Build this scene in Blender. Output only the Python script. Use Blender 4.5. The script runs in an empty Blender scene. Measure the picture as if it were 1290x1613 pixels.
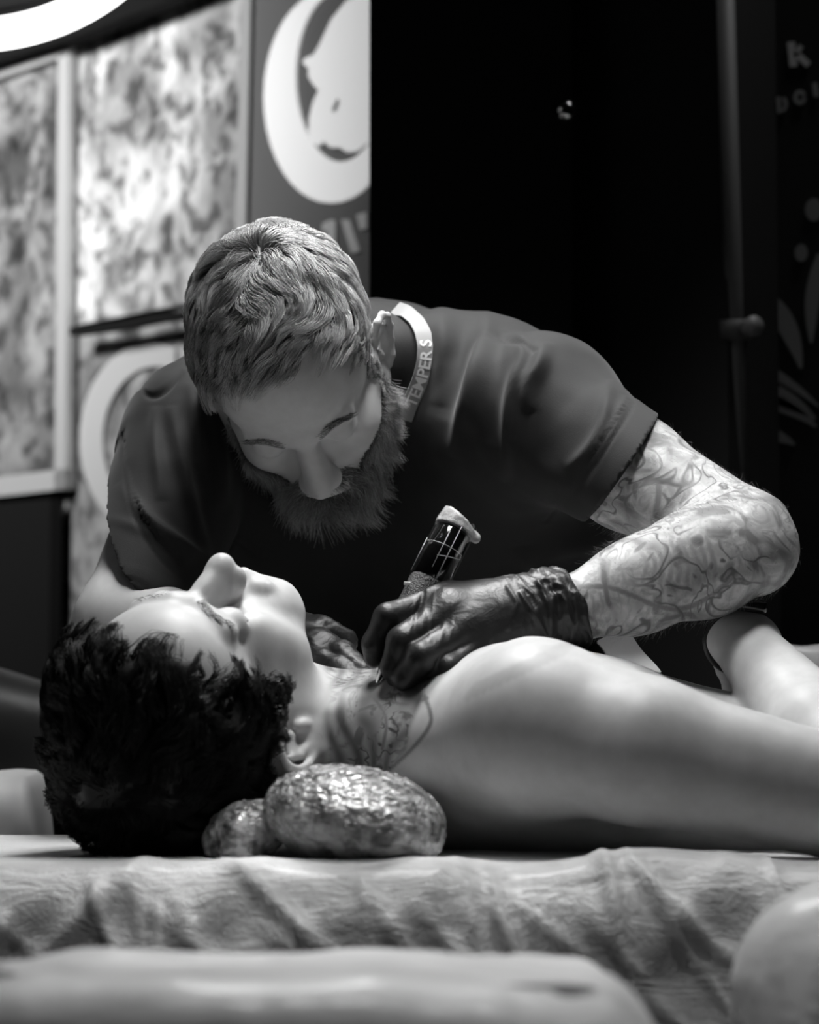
import bpy, math, random
import numpy as np
random.seed(7); RNG = np.random.default_rng(7)
SC = bpy.context.scene
COL = SC.collection
PI = math.pi
# ------------------------------------------------------------------ camera
FPX = 4569.0
PITCH = math.radians(3.9)
CAMZ = 0.90
cd = bpy.data.cameras.new('camera'); cam = bpy.data.objects.new('camera', cd); COL.objects.link(cam)
cam.location = (0, 0, CAMZ); cam.rotation_euler = (PI/2 + PITCH, 0, 0)
cd.sensor_fit = 'HORIZONTAL'; cd.sensor_width = 24.0; cd.lens = FPX*24.0/1290
cd.clip_start = 0.05; cd.clip_end = 60
cd.dof.use_dof = True; cd.dof.focus_distance = 2.50; cd.dof.aperture_fstop = 4.6
SC.camera = cam
CP, SP = math.cos(PITCH), math.sin(PITCH)
def P(px, py, d):
    """point of the room seen in direction (px, py) at depth d (metres)"""
    xc = (px-645)/FPX*d; yc = (806.5-py)/FPX*d
    return np.array([xc, d*CP - yc*SP, CAMZ + d*SP + yc*CP])
SC.view_settings.view_transform = 'Standard'; SC.view_settings.look = 'None'
SC.view_settings.gamma = 1; SC.view_settings.use_curve_mapping = False
SC.view_settings.exposure = 0.0
# ------------------------------------------------------------------ world and lights
w = bpy.data.worlds.new('room_air'); SC.world = w; w.use_nodes = True
w.node_tree.nodes['Background'].inputs[0].default_value = (0.5, 0.5, 0.5, 1)
w.node_tree.nodes['Background'].inputs[1].default_value = 0.003
def area(name, loc, target, size, energy, spread=180, shape='DISK'):
    l = bpy.data.lights.new(name, 'AREA'); l.shape = shape; l.size = size; l.energy = energy
    l.spread = math.radians(spread)
    o = bpy.data.objects.new(name, l); COL.objects.link(o); o.location = loc
    from mathutils import Vector
    o.rotation_euler = (Vector(target)-Vector(loc)).to_track_quat('-Z', 'Y').to_euler()
    return o
area('overhead_lamp', (-0.10, 2.70, 1.96), (0.02, 2.50, 0.9), 0.34, 4.6, 105)
area('fill_light_near', (0.12, 2.20, 2.25), (0.08, 2.48, 0.95), 0.30, 1.75, 60)  # unseen fill, added to light the artist's hair, face and forearm
area('ceiling_lamp_left', (-1.6, 2.6, 2.5), (-0.80, 4.2, 1.8), 0.5, 9.0, 56)
area('fill_light_behind', (0.7, 3.2, 2.6), (0.25, 2.6, 1.0), 0.35, 1.6, 70)  # unseen fill from behind, gives the film its sheen
area('fill_light_front', (0.0, 1.42, 2.3), (0.0, 1.74, 0.8), 0.22, .72, 37)  # unseen fill, added to brighten the near rest and bed front
# ------------------------------------------------------------------ object helpers
def tag(o, label=None, cat=None, group=None, kind=None):
    if label: o['label'] = label
    if cat: o['category'] = cat
    if group: o['group'] = group
    if kind: o['kind'] = kind
    return o
def empty(name, loc, label, cat, group=None):
    o = bpy.data.objects.new(name, None); COL.objects.link(o); o.location = [float(v) for v in loc]
    o.empty_display_size = 0.05
    return tag(o, label, cat, group)
def link_mesh(name, V, F, m, parent=None, smooth=True, attrs=None):
    """V (n,3) world coordinates, F list of faces or int array (m,k)"""
    V = np.asarray(V, dtype=np.float64)
    me = bpy.data.meshes.new(name)
    F = F if isinstance(F, np.ndarray) else F
    if isinstance(F, np.ndarray):
        nf, k = F.shape
        me.vertices.add(len(V)); me.vertices.foreach_set('co', V.astype(np.float32).ravel())
        me.loops.add(nf*k); me.loops.foreach_set('vertex_index', F.astype(np.int32).ravel())
        me.polygons.add(nf); me.polygons.foreach_set('loop_start', np.arange(0, nf*k, k, dtype=np.int32))
        me.update(calc_edges=True)
    else:
        me.from_pydata([tuple(v) for v in V], [], F); me.update()
    if smooth: me.polygons.foreach_set('use_smooth', np.ones(len(me.polygons), dtype=bool))
    if attrs:
        for k_, a in attrs.items():
            at = me.attributes.new(k_, 'FLOAT', 'POINT'); at.data.foreach_set('value', np.asarray(a, dtype=np.float32))
    me.validate()
    o = bpy.data.objects.new(name, me); COL.objects.link(o)
    if m: me.materials.append(m)
    if parent is not None:
        o.parent = parent
        from mathutils import Matrix
        o.matrix_parent_inverse = Matrix.Translation(-parent.location)
    return o
# ------------------------------------------------------------------ materials
def mat(name, base=0.5, rough=0.6, spec=0.5, metal=0.0, **kw):
    m = bpy.data.materials.new(name); m.use_nodes = True
    b = m.node_tree.nodes['Principled BSDF']
    b.inputs['Base Color'].default_value = (base, base, base, 1)
    b.inputs['Roughness'].default_value = rough
    b.inputs['Specular IOR Level'].default_value = spec
    b.inputs['Metallic'].default_value = metal
    for k, v in kw.items():
        b.inputs[k.replace('_', ' ')].default_value = v
    return m
class NG:
    def __init__(s, m): s.m = m; s.t = m.node_tree; s.b = s.t.nodes.get('Principled BSDF')
    def n(s, typ, **kw):
        x = s.t.nodes.new(typ)
        for k, v in kw.items():
            if k.startswith('i_'): x.inputs[k[2:].replace('_', ' ')].default_value = v
            else: setattr(x, k, v)
        return x
    def l(s, a, b): s.t.links.new(a, b)
    def obj(s): return s.n('ShaderNodeTexCoord').outputs['Object']
    def mapping(s, vec, scale=(1, 1, 1), rot=(0, 0, 0)):
        x = s.n('ShaderNodeMapping'); s.l(vec, x.inputs[0]); x.inputs['Scale'].default_value = scale; x.inputs['Rotation'].default_value = rot
        return x.outputs[0]
    def noise(s, vec, scale, detail=3, rough=0.5, dist=0.0):
        x = s.n('ShaderNodeTexNoise'); s.l(vec, x.inputs['Vector'])
        x.inputs['Scale'].default_value = scale; x.inputs['Detail'].default_value = detail
        x.inputs['Roughness'].default_value = rough; x.inputs['Distortion'].default_value = dist
        return x.outputs[0]
    def ramp(s, fac, pts, interp='LINEAR'):
        x = s.n('ShaderNodeValToRGB'); s.l(fac, x.inputs[0]); e = x.color_ramp.elements
        x.color_ramp.interpolation = interp
        while len(e) < len(pts): e.new(0.5)
        for el, (p, v) in zip(e, pts): el.position = p; el.color = (v, v, v, 1)
        return x.outputs[0]
    def math(s, op, a, b=0.5, clamp=False):
        x = s.n('ShaderNodeMath'); x.operation = op; x.use_clamp = clamp
        for i, v in enumerate((a, b)):
            if isinstance(v, (int, float)): x.inputs[i].default_value = v
            else: s.l(v, x.inputs[i])
        return x.outputs[0]
    def mix(s, fac, a, b):
        x = s.n('ShaderNodeMix'); x.data_type = 'FLOAT'
        for i, v in zip((0, 2, 3), (fac, a, b)):
            if isinstance(v, (int, float)): x.inputs[i].default_value = v
            else: s.l(v, x.inputs[i])
        return x.outputs[0]
    def attr(s, name):
        x = s.n('ShaderNodeAttribute'); x.attribute_name = name; return x.outputs['Fac']
    def bump(s, h, strength=0.3, dist=0.002):
        x = s.n('ShaderNodeBump'); x.inputs['Strength'].default_value = strength; x.inputs['Distance'].default_value = dist
        s.l(h, x.inputs['Height']); s.l(x.outputs[0], s.b.inputs['Normal'])
    def color(s, v): s.l(v, s.b.inputs['Base Color'])
# ------------------------------------------------------------------ numpy noise
def _h(i, j, k, seed):
    n = (i*374761393 + j*668265263 + k*2147483647 + seed*1274126177) & 0xffffffff
    n = ((n ^ (n >> 13))*1274126177) & 0xffffffff
    return ((n ^ (n >> 16)) & 0xffff)/65535.0
def vnoise(Q, seed=0):
    Q = np.asarray(Q, dtype=np.float64); I = np.floor(Q).astype(np.int64); f = Q-I; f = f*f*(3-2*f)
    r = 0
    for a in (0, 1):
        for b in (0, 1):
            for c in (0, 1):
                wt = (f[:, 0] if a else 1-f[:, 0])*(f[:, 1] if b else 1-f[:, 1])*(f[:, 2] if c else 1-f[:, 2])
                r = r + wt*_h(I[:, 0]+a, I[:, 1]+b, I[:, 2]+c, seed)
    return r*2-1
def fbm(Q, oct=3, seed=0):
    r = 0; a = 1.0; Q = np.asarray(Q, dtype=np.float64)
    for o in range(oct): r = r + a*vnoise(Q, seed+o); Q = Q*2.03+11.7; a *= .5
    return r
def ridge(Q, oct=2, seed=0):
    r = 0; a = 1.0
    for o in range(oct): r = r + a*(1-np.abs(vnoise(Q, seed+o))*2.2).clip(0); Q = Q*1.9+5.1; a *= .5
    return r
# ------------------------------------------------------------------ implicit surfaces
def A(*v): return np.array(v, dtype=np.float32)
def nrm(v): v = np.asarray(v, dtype=np.float64); return v/np.linalg.norm(v)
def smin(a, b, k):
    if k <= 0: return np.minimum(a, b)
    h = np.clip(0.5+0.5*(b-a)/k, 0, 1); return b+(a-b)*h - k*h*(1-h)
class S:
    """smooth union / subtraction of rounded cones and ellipsoids, in a frame (R columns = local axes, o = origin)"""
    def __init__(s, R=None, o=None):
        s.R = None if R is None else np.asarray(R, dtype=np.float32)
        s.o = None if o is None else np.asarray(o, dtype=np.float32); s.ops = []
    def add(s, op, fn, c, r, k): s.ops.append((op, fn, np.asarray(c, dtype=np.float32), float(r), k)); return s
    def cone(s, a, b, ra, rb, k=0.01, op='u', sq=None):
        a = np.asarray(a, dtype=np.float32); b = np.asarray(b, dtype=np.float32)
        if sq is not None:
            n = nrm(sq[0]).astype(np.float32); g = np.float32(1/sq[1]-1)
        ab = b-a
        if sq is not None: ab = ab+n*(ab@n)*g
        L2 = float(ab@ab)+1e-12
        def fn(p):
            v = p-a
            if sq is not None: v = v+np.outer((v@n)*g, n)
            t = np.clip((v@ab)/L2, 0, 1)
            d = np.sqrt(((v-t[:, None]*ab)**2).sum(1)) - (ra+(rb-ra)*t)
            return d
        return s.add(op, fn, (a+b)/2, np.linalg.norm(b-a)/2+max(ra, rb), k)
    def chain(s, pts, rs, k=0.01, op='u', sq=None):
        for i in range(len(pts)-1): s.cone(pts[i], pts[i+1], rs[i], rs[i+1], k, op, sq)
        return s
    def ell(s, c, r, k=0.01, op='u', R=None):
        c = np.asarray(c, dtype=np.float32); r = np.asarray(r, dtype=np.float32)
        if R is not None: R = np.asarray(R, dtype=np.float32)
        def fn(p):
            v = p-c
            if R is not None: v = v@R
            k0 = np.sqrt(((v/r)**2).sum(1))+1e-9; k1 = np.sqrt(((v/(r*r))**2).sum(1))+1e-9
            return k0*(k0-1)/k1
        return s.add(op, fn, c, r.max(), k)
    def plane(s, pt, n, k=0.0):
        """keeps the side opposite to n"""
        pt = np.asarray(pt, dtype=np.float32); n = nrm(n).astype(np.float32)
        return s.add('i', lambda p: (p-pt)@n, (0, 0, 0), 1e6, k)
    def sub(s, g, k=0.01, op='u'):
        s.ops.append((op, g, None, None, k)); return s
    def ev(s, p, full=False):
        p = p.astype(np.float32)
        if s.R is not None: p = (p-s.o)@s.R
        d = np.full(len(p), 10.0 if full else 0.06, dtype=np.float32)
        for op, fn, c, r, k in s.ops:
            if isinstance(fn, S): m = None; e = fn.ev(p, full)
            elif full or r > 1e5: m = None; e = fn(p)
            else:
                m = np.flatnonzero(((p-c)**2).sum(1) < (r*1.05+0.05)**2)
                if len(m) == 0: continue
                e = fn(p[m])
            a = d if m is None else d[m]
            if op == 'u': q = smin(a, e, k)
            elif op == 's': q = -smin(-a, e, k)
            else: q = -smin(-a, -e, k)
            if m is None: d = q
            else: d[m] = q
        return d
    def evb(s, p, full=False, n=150000):
        return np.concatenate([s.ev(p[i:i+n], full) for i in range(0, len(p), n)]) if len(p) else np.zeros(0)
    def grad(s, p, e=0.0006):
        K = A((1, -1, -1), (-1, -1, 1), (-1, 1, -1), (1, 1, 1)); g = 0
        for kk in K: g = g+kk*s.evb(p+kk*e)[:, None]
        return g/(np.linalg.norm(g, axis=1)[:, None]+1e-9)
def polygonise(f, lo, hi, h, refine=1):
    lo = np.asarray(lo, dtype=np.float64); nb = np.ceil((np.asarray(hi)-lo)/(4*h)).astype(int)
    ax = [lo[i]+(np.arange(nb[i])*4+1.5)*h for i in range(3)]
    C = np.stack(np.meshgrid(*ax, indexing='ij'), -1).reshape(-1, 3)
    dc = f.evb(C, True)
    D = np.repeat(np.repeat(np.repeat(dc.reshape(nb), 4, 0), 4, 1), 4, 2).astype(np.float32)
    act = np.flatnonzero(np.abs(dc) < 7*h)
    bi = np.stack(np.unravel_index(act, nb), -1)*4
    o4 = np.stack(np.meshgrid(*[np.arange(4)]*3, indexing='ij'), -1).reshape(-1, 3)
    I = (bi[:, None, :]+o4[None]).reshape(-1, 3)
    D[I[:, 0], I[:, 1], I[:, 2]] = f.evb(lo+I*h)
    s = D < 0
    n = np.array(D.shape)-1
    cnt = np.zeros(n, dtype=np.int8)
    for a in (0, 1):
        for b in (0, 1):
            for c in (0, 1): cnt += s[a:n[0]+a, b:n[1]+b, c:n[2]+c]
    cells = np.stack(np.nonzero((cnt > 0) & (cnt < 8)), -1)
    idx = -np.ones(n, dtype=np.int32); idx[cells[:, 0], cells[:, 1], cells[:, 2]] = np.arange(len(cells))
    acc = np.zeros((len(cells), 3)); num = np.zeros(len(cells))
    cor = [(a, b, c) for a in (0, 1) for b in (0, 1) for c in (0, 1)]
    dv = {q: D[cells[:, 0]+q[0], cells[:, 1]+q[1], cells[:, 2]+q[2]].astype(np.float64) for q in cor}
    for q in cor:
        for axx in range(3):
            if q[axx] == 0:
                q2 = list(q); q2[axx] = 1; q2 = tuple(q2)
                a, b = dv[q], dv[q2]; m = (a < 0) != (b < 0)
                t = np.where(m, a/(np.where(m, a-b, 1)), 0)
                pos = np.array(q, dtype=float)[None].repeat(len(cells), 0); pos[:, axx] += t
                acc += pos*m[:, None]; num += m
    V = lo+(cells+acc/num[:, None])*h
    Fs = []
    for axx in range(3):
        u, v = (axx+1) % 3, (axx+2) % 3
        sl = [slice(1, -1)]*3; sl[axx] = slice(0, -1)
        s0 = s[tuple(sl)]; sl2 = list(sl); sl2[axx] = slice(1, None); s1 = s[tuple(sl2)]
        ed = np.stack(np.nonzero(s0 != s1), -1)
        if len(ed) == 0: continue
        flip = s1[ed[:, 0], ed[:, 1], ed[:, 2]]
        base = ed.copy(); base[:, u] += 1; base[:, v] += 1
        def cid(du, dv_):
            c = base.copy(); c[:, u] -= du; c[:, v] -= dv_
            return idx[c[:, 0], c[:, 1], c[:, 2]]
        q = np.stack([cid(1, 1), cid(0, 1), cid(0, 0), cid(1, 0)], -1)
        q[flip] = q[flip][:, ::-1]
        Fs.append(q)
    F = np.concatenate(Fs); F = F[(F >= 0).all(1)]
    for _ in range(refine):
        g = f.grad(V); V = V-g*f.evb(V)[:, None]*0.9
    return V, F
def vnormals(V, F):
    n = np.cross(V[F[:, 2]]-V[F[:, 0]], V[F[:, 3]]-V[F[:, 1]]) if F.shape[1] == 4 else np.cross(V[F[:, 1]]-V[F[:, 0]], V[F[:, 2]]-V[F[:, 0]])
    N = np.zeros_like(V)
    for k in range(F.shape[1]): np.add.at(N, F[:, k], n)
    return N/(np.linalg.norm(N, axis=1)[:, None]+1e-12)
# ------------------------------------------------------------------ ordinary mesh builders (world coordinates)
class MB:
    def __init__(s): s.V = []; s.F = []
    def add(s, V, F):
        o = len(s.V); s.V += [tuple(map(float, v)) for v in V]; s.F += [tuple(i+o for i in f) for f in F]; return s
    def box(s, c, sz, R=None, bevel=0.0):
        hx, hy, hz = [v/2 for v in sz]; R = np.eye(3) if R is None else np.asarray(R)
        if bevel <= 0:
            V = [(x, y, z) for x in (-hx, hx) for y in (-hy, hy) for z in (-hz, hz)]
            F = [(0, 1, 3, 2), (4, 6, 7, 5), (0, 4, 5, 1), (2, 3, 7, 6), (0, 2, 6, 4), (1, 5, 7, 3)]
        else:
            import bmesh
            bm = bmesh.new(); bmesh.ops.create_cube(bm, size=1)
            for v in bm.verts: v.co.x *= sz[0]; v.co.y *= sz[1]; v.co.z *= sz[2]
            bmesh.ops.bevel(bm, geom=bm.edges[:], offset=bevel, segments=3, affect='EDGES', profile=0.5)
            bm.verts.index_update(); V = [tuple(v.co) for v in bm.verts]; F = [tuple(v.index for v in f.verts) for f in bm.faces]; bm.free()
        return s.add([R@np.array(v)+np.array(c) for v in V], F)
    def tube(s, pts, rs, seg=16, cap=True):
        pts = [np.asarray(p, dtype=float) for p in pts]
        if isinstance(rs, (int, float)): rs = [rs]*len(pts)
        V = []; F = []; up = None
        for i, p in enumerate(pts):
            t = nrm(pts[min(i+1, len(pts)-1)]-pts[max(i-1, 0)])
            if up is None: up = nrm(np.cross(t, (0, 0, 1) if abs(t[2]) < .9 else (1, 0, 0)))
            up = nrm(up-t*(up@t)); b = np.cross(t, up)
            for k in range(seg):
                a = 2*PI*k/seg; V.append(p+rs[i]*(math.cos(a)*up+math.sin(a)*b))
        for i in range(len(pts)-1):
            for k in range(seg):
                k2 = (k+1) % seg; F.append((i*seg+k, i*seg+k2, (i+1)*seg+k2, (i+1)*seg+k))
        if cap: F.append(tuple(range(seg))[::-1]); F.append(tuple((len(pts)-1)*seg+k for k in range(seg)))
        return s.add(V, F)
    def prism(s, poly, y0, y1, fr):
        """poly in (u,v), extruded along w from y0 to y1, fr(u,v,w)->world"""
        n = len(poly); V = [fr(u, v, y0) for u, v in poly]+[fr(u, v, y1) for u, v in poly]
        F = [tuple(range(n))[::-1], tuple(range(n, 2*n))]+[(i, (i+1) % n, n+(i+1) % n, n+i) for i in range(n)]
        return s.add(V, F)
    def build(s, name, m, parent=None, smooth=False):
        o = link_mesh(name, np.array(s.V), s.F, m, parent, smooth)
        return o
def strands_mesh(name, PTS, rad, m, parent, rnd, ext=None):
    """PTS (n, k, 3) strand points, three-sided tapering tubes; ext = (V, F) of the volume under the strands"""
    n, k, _ = PTS.shape
    T = np.gradient(PTS, axis=1); T /= np.linalg.norm(T, axis=2)[..., None]+1e-9
    ref = nrm((0.3, -0.5, 0.8)); U = np.cross(T, ref); U /= np.linalg.norm(U, axis=2)[..., None]+1e-9
    B = np.cross(T, U)
    tp = np.linspace(1, 0.25, k)[None, :, None]
    rad = np.broadcast_to(np.asarray(rad, dtype=float).reshape(-1, 1, 1), (n, 1, 1))
    V = np.stack([PTS+rad*tp*(math.cos(a)*U+math.sin(a)*B) for a in (0, 2*PI/3, 4*PI/3)], 2).reshape(-1, 3)
    base = (np.arange(n)*k*3)[:, None, None]+(np.arange(k-1)*3)[None, :, None]
    q = []
    for j in range(3):
        j2 = (j+1) % 3; q.append(np.concatenate([base+j, base+j2, base+3+j2, base+3+j], 2))
    F = np.concatenate(q, 1).reshape(-1, 4)
    R = np.repeat(rnd, k*3); L = np.tile(np.repeat(np.linspace(0, 1, k), 3), n)
    if ext is not None:
        F = np.concatenate([F, ext[1]+len(V)]); V = np.concatenate([V, ext[0]])
        R = np.concatenate([R, np.zeros(len(ext[0]))]); L = np.concatenate([L, np.zeros(len(ext[0]))])
    return link_mesh(name, V, F, m, parent, True, {'rnd': R, 'len': L})
def rotm(ax, deg):
    c, s_ = math.cos(math.radians(deg)), math.sin(math.radians(deg))
    return {'x': np.array([[1, 0, 0], [0, c, -s_], [0, s_, c]]), 'y': np.array([[c, 0, s_], [0, 1, 0], [-s_, 0, c]]), 'z': np.array([[c, -s_, 0], [s_, c, 0], [0, 0, 1]])}[ax]
# ================================================================== the room
m_black = mat('black_paint', 0.010, 0.8, 0.15)
m_dark = mat('dark_wall', 0.02, 0.8, 0.2)
def slab(name, pts, th, m, kind='structure', parent=None):
    """vertical or level quad given by 4 corners, thickened away from the viewer"""
    p = [np.array(q, dtype=float) for q in pts]; n = nrm(np.cross(p[1]-p[0], p[3]-p[0]))
    if n[1] < 0: n = -n
    b = MB(); b.add(p+[q+n*th for q in p], [(0, 1, 2, 3), (7, 6, 5, 4), (0, 4, 5, 1), (1, 5, 6, 2), (2, 6, 7, 3), (3, 7, 4, 0)])
    o = b.build(name, m, parent); 
    if kind: o['kind'] = kind
    return o
b = MB(); b.box((0, 2.4, -0.05), (6.4, 7.4, 0.1)); o = b.build('floor', mat('floor_vinyl', 0.03, 0.5, 0.4)); o['kind'] = 'structure'
b = MB(); b.box((0, 2.4, 3.05), (6.4, 7.4, 0.1)); o = b.build('ceiling', m_dark); o['kind'] = 'structure'
for nm, c, sz in (('wall_back', (0, 6.0, 1.5), (6.2, .1, 3.0)), ('wall_front', (0, -1.2, 1.5), (6.2, .1, 3.0)),
                  ('wall_right', (3.15, 2.4, 1.5), (.1, 7.3, 3.0)), ('wall_far_left', (-3.15, 2.4, 1.5), (.1, 7.3, 3.0))):
    b = MB(); b.box(c, sz); o = b.build(nm, m_dark); o['kind'] = 'structure'
# poster wall, oblique: left end is the farther one
WP = np.array([-0.267, 4.0]); WD = nrm((-0.62, 0.78))
WN = np.array([WD[1], -WD[0], 0.0])*-1.0         # towards the viewer
if WN[1] > 0: WN = -WN
def wall_t(px, off=0.0):
    a = (px-645)/FPX; q = WP+WN[:2]*off
    return (a*q[1]-q[0])/(WD[0]-a*WD[1])
def wp(t, z, off=0.0): return np.array([WP[0]+WD[0]*t, WP[1]+WD[1]*t, z])+WN*off
def wz(px, py, off=0.0):
    t = wall_t(px, off); y = wp(t, 0, off)[1]; d = y
    for _ in range(4): d = d*y/P(px, py, d)[1]
    return t, P(px, py, d)[2]
def wallq(px, py, off=0.0):
    t, z = wz(px, py, off); return wp(t, z, off)
slab('wall_left', [wp(-1.0, 0), wp(1.75, 0), wp(1.75, 3.0), wp(-1.0, 3.0)], .08, m_dark)
def flash_material(name, seed, lo=.12, hi=.8, sc=6):
    m = mat(name, .5, .5, .3); g = NG(m); v = g.mapping(g.obj(), (1, 1, 1), (0, 0, 0))
    off = g.n('ShaderNodeVectorMath', operation='ADD'); g.l(v, off.inputs[0]); off.inputs[1].default_value = (seed, seed*1.7, 0)
    n1 = g.noise(off.outputs[0], sc*1.1, 2, .5, .6); n2 = g.noise(off.outputs[0], sc*4.2, 3, .55, .4)
    a = g.ramp(n1, [(.36, lo), (.52, (lo+hi)/2*1.1), (.62, hi)]); c = g.ramp(n2, [(.38, .3), (.5, .9), (.6, 1.1)])
    g.color(g.math('MULTIPLY', a, c)); return m
def poster(name, x0, y0, x1, y1, m, label, frame=None, off=0.01, lab_cat='poster', yr0=None, yr1=None):
    """corners by left x, top y at left, right x, bottom y at left; edges level in the room"""
    t0, zt = wz(x0, y0, off); _, zb = wz(x0, y1, off); t1 = wall_t(x1, off)
    root = empty(name, wp((t0+t1)/2, zb, off), label, lab_cat)
    b = MB(); q = [wp(t0, zb, off), wp(t1, zb, off), wp(t1, zt, off), wp(t0, zt, off)]
    b.add(q+[p-WN*.006 for p in q], [(0, 1, 2, 3), (7, 6, 5, 4), (0, 4, 5, 1), (1, 5, 6, 2), (2, 6, 7, 3), (3, 7, 4, 0)]); b.build('print', m, root)
    if frame:
        fm, fw = frame; b = MB()
        for (ta, tb, za, zb2) in ((t0, t1, zt-fw, zt), (t0, t1, zb, zb+fw), (t0, t0+(fw if t1 > t0 else -fw), zb, zt), (t1-(fw if t1 > t0 else -fw), t1, zb, zt)):
            q = [wp(ta, za, off+.012), wp(tb, za, off+.012), wp(tb, zb2, off+.012), wp(ta, zb2, off+.012)]
            b.add(q+[p-WN*.011 for p in q], [(0, 1, 2, 3), (7, 6, 5, 4), (0, 4, 5, 1), (1, 5, 6, 2), (2, 6, 7, 3), (3, 7, 4, 0)])
        b.build('frame', fm, root)
    return root, t0, t1, zb, zt
m_white_frame = mat('pale_frame', .50, .4, .4)
poster('flash_poster', -150, 145, 112, 800, flash_material('flash_sheet', 3.1, .10, .38, 7), 'tall flash sheet in a pale frame hung lowest at the left', (m_white_frame, .03), .02)
poster('art_poster', 114, 50, 385, 512, flash_material('art_sheet', 9.4, .3, .85, 7), 'large pale mottled art print beside the round logo banner', None, .012)
# pale edge strip between art print and logo banner
r_, t0, t1, zb, zt = poster('logo_banner', 386, -120, 640, 640, None, 'grey banner with a white ring logo around a white head', None, .012)
bm_ = mat('banner_grey', .17, .6, .3)
for c in bpy.data.objects:
    if c.parent == r_: c.data.materials.clear(); c.data.materials.append(bm_)
m_white = mat('glowing_white_print', .95, .5, .3); m_white.node_tree.nodes['Principled BSDF'].inputs['Emission Color'].default_value = (1, 1, 1, 1); m_white.node_tree.nodes['Principled BSDF'].inputs['Emission Strength'].default_value = .3  # glow added to the print to blow out its white
def flat_on_wall(name, polys, m, parent, off):
    b = MB()
    for poly in polys:
        q = [wallq(x, y, off) for x, y in poly]; n = len(q)
        b.add(q+[p-WN*.003 for p in q], [tuple(range(n)), tuple(range(n, 2*n))[::-1]]+[(i, (i+1) % n, n+(i+1) % n, n+i) for i in range(n)])
    return b.build(name, m, parent)
flat_on_wall('edge_strip', [[(378, -60), (392, -60), (383, 420), (366, 420)]], m_white_frame, r_, .02)
# white ring, as a band between two ovals
def ring_pts(cx, cy, a, b_, a0, a1, n=40): return [(cx+a*math.cos(math.radians(a0+(a1-a0)*i/n)), cy+b_*math.sin(math.radians(a0+(a1-a0)*i/n))) for i in range(n+1)]
outer = ring_pts(519, 152, 107, 168, 0, 360); inner = ring_pts(535, 120, 72, 135, 0, 360)
polys = []
for i in range(40): polys.append([outer[i], outer[i+1], inner[i+1], inner[i]])
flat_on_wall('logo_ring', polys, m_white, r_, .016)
head = [(585, -10), (545, 0), (520, 30), (500, 72), (492, 86), (478, 92), (474, 98), (484, 108), (483, 120), (492, 134), (500, 142), (491, 160), (485, 185), (484, 208), (488, 224), (500, 230), (507, 222), (519, 232), (534, 232), (545, 240), (560, 238), (576, 224), (600, 210), (600, -10)]
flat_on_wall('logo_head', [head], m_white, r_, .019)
flat_on_wall('logo_mark', [[(529, 156), (532, 160), (525, 176), (521, 174)]], bm_, r_, .021)
flat_on_wall('banner_lettering', [[(506, 352), (520, 346), (527, 347), (527, 400), (513, 400), (514, 362), (506, 366)], [(536, 346), (549, 346), (566, 396), (552, 398)], [(560, 338), (577, 334), (577, 360), (566, 362)]], mat('dim_white_print', .7, .5, .3), r_, .016)
# second banner under the art print, with a pale oval band
r2, *_ = poster('oval_banner', 100, 523, 330, 1010, flash_material('oval_sheet', 21.0, .22, .42, 6), 'mottled grey banner with a pale oval band under the art print', None, .008)
o1 = ring_pts(235, 690, 112, 150, 90, 290, 40); i1 = ring_pts(243, 695, 84, 118, 90, 290, 40)
flat_on_wall('oval_band', [[o1[i], o1[i+1], i1[i+1], i1[i]] for i in range(40)], mat('pale_grey_print', .55, .5, .3), r2, .014)
# dark rail above the prints and the gap between the sheets
t_a, t_b = wall_t(-60), wall_t(440)
def rail(name, pts, m, label, cat, dep=.03):
    root_m = MB()
    q = [wallq(x, y, .058) for x, y in pts]; n = len(q)
    root_m.add(q+[p-WN*dep for p in q], [tuple(range(n)), tuple(range(n, 2*n))[::-1]]+[(i, (i+1) % n, n+(i+1) % n, n+i) for i in range(n)])
    o = root_m.build(name, m); return tag(o, label, cat)
rail('picture_rail', [(-60, 112), (0, 92), (110, 58), (330, -28), (330, -60), (-60, 20)], m_black, 'black sloping rail above the framed flash sheet', 'rail')
o = rail('banner_bar', [(106, 516), (180, 506), (240, 494), (300, 488), (300, 500), (240, 507), (180, 519), (106, 528)], m_black, 'thin black bar between the art print and the banner below it', 'bar', .02)
# dark cloth below the framed sheet
q = [wallq(-90, 800, .05), wallq(78, 785, .05), wallq(78, 1040, .05), wallq(-90, 1060, .05)]
q[2] = np.array([q[1][0], q[1][1], 0.02]); q[3] = np.array([q[0][0], q[0][1], .02])
o = slab('dark_board', q, .02, m_black, None); tag(o, 'black board standing under the framed flash sheet', 'board')
# black partitions
def upright(name, px0, px1, d, z0, z1, m, label, cat, th=.04):
    a = P(px0, 1118, d); c = P(px1, 1118, d); b = MB()
    b.box(((a[0]+c[0])/2, a[1]+th/2, (z0+z1)/2), (abs(c[0]-a[0]), th, z1-z0), None, .004)
    return tag(b.build(name, m), label, cat)
upright('black_partition', 581, 905, 3.30, 0.0, 2.85, mat('matte_black_panel', .010, .8, .12), 'tall black panel right of the round logo banner', 'panel')
upright('black_curtain_panel', 890, 1140, 3.42, 0.0, 2.8, mat('deep_black_cloth', .003, .9, .1), 'deeper black panel between the first panel and the pole', 'panel')
kn = P(889, 180, 3.30)
b = MB(); b.tube([kn+(0, -.0, 0), kn+(0, -.012, 0)], [.006, .006], 16).tube([kn+(0, -.012, 0), kn+(0, -.02, 0), kn+(0, -.026, 0)], [.012, .014, .006], 20)
tag(b.build('panel_knob', mat('chrome', .7, .15, .5, 1.0), None, True), 'small shiny knob on the tall black panel', 'knob')
a0 = P(1143, 0, 3.25); a1 = P(1163, 760, 3.25); dr = (a1-a0)/760
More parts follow.
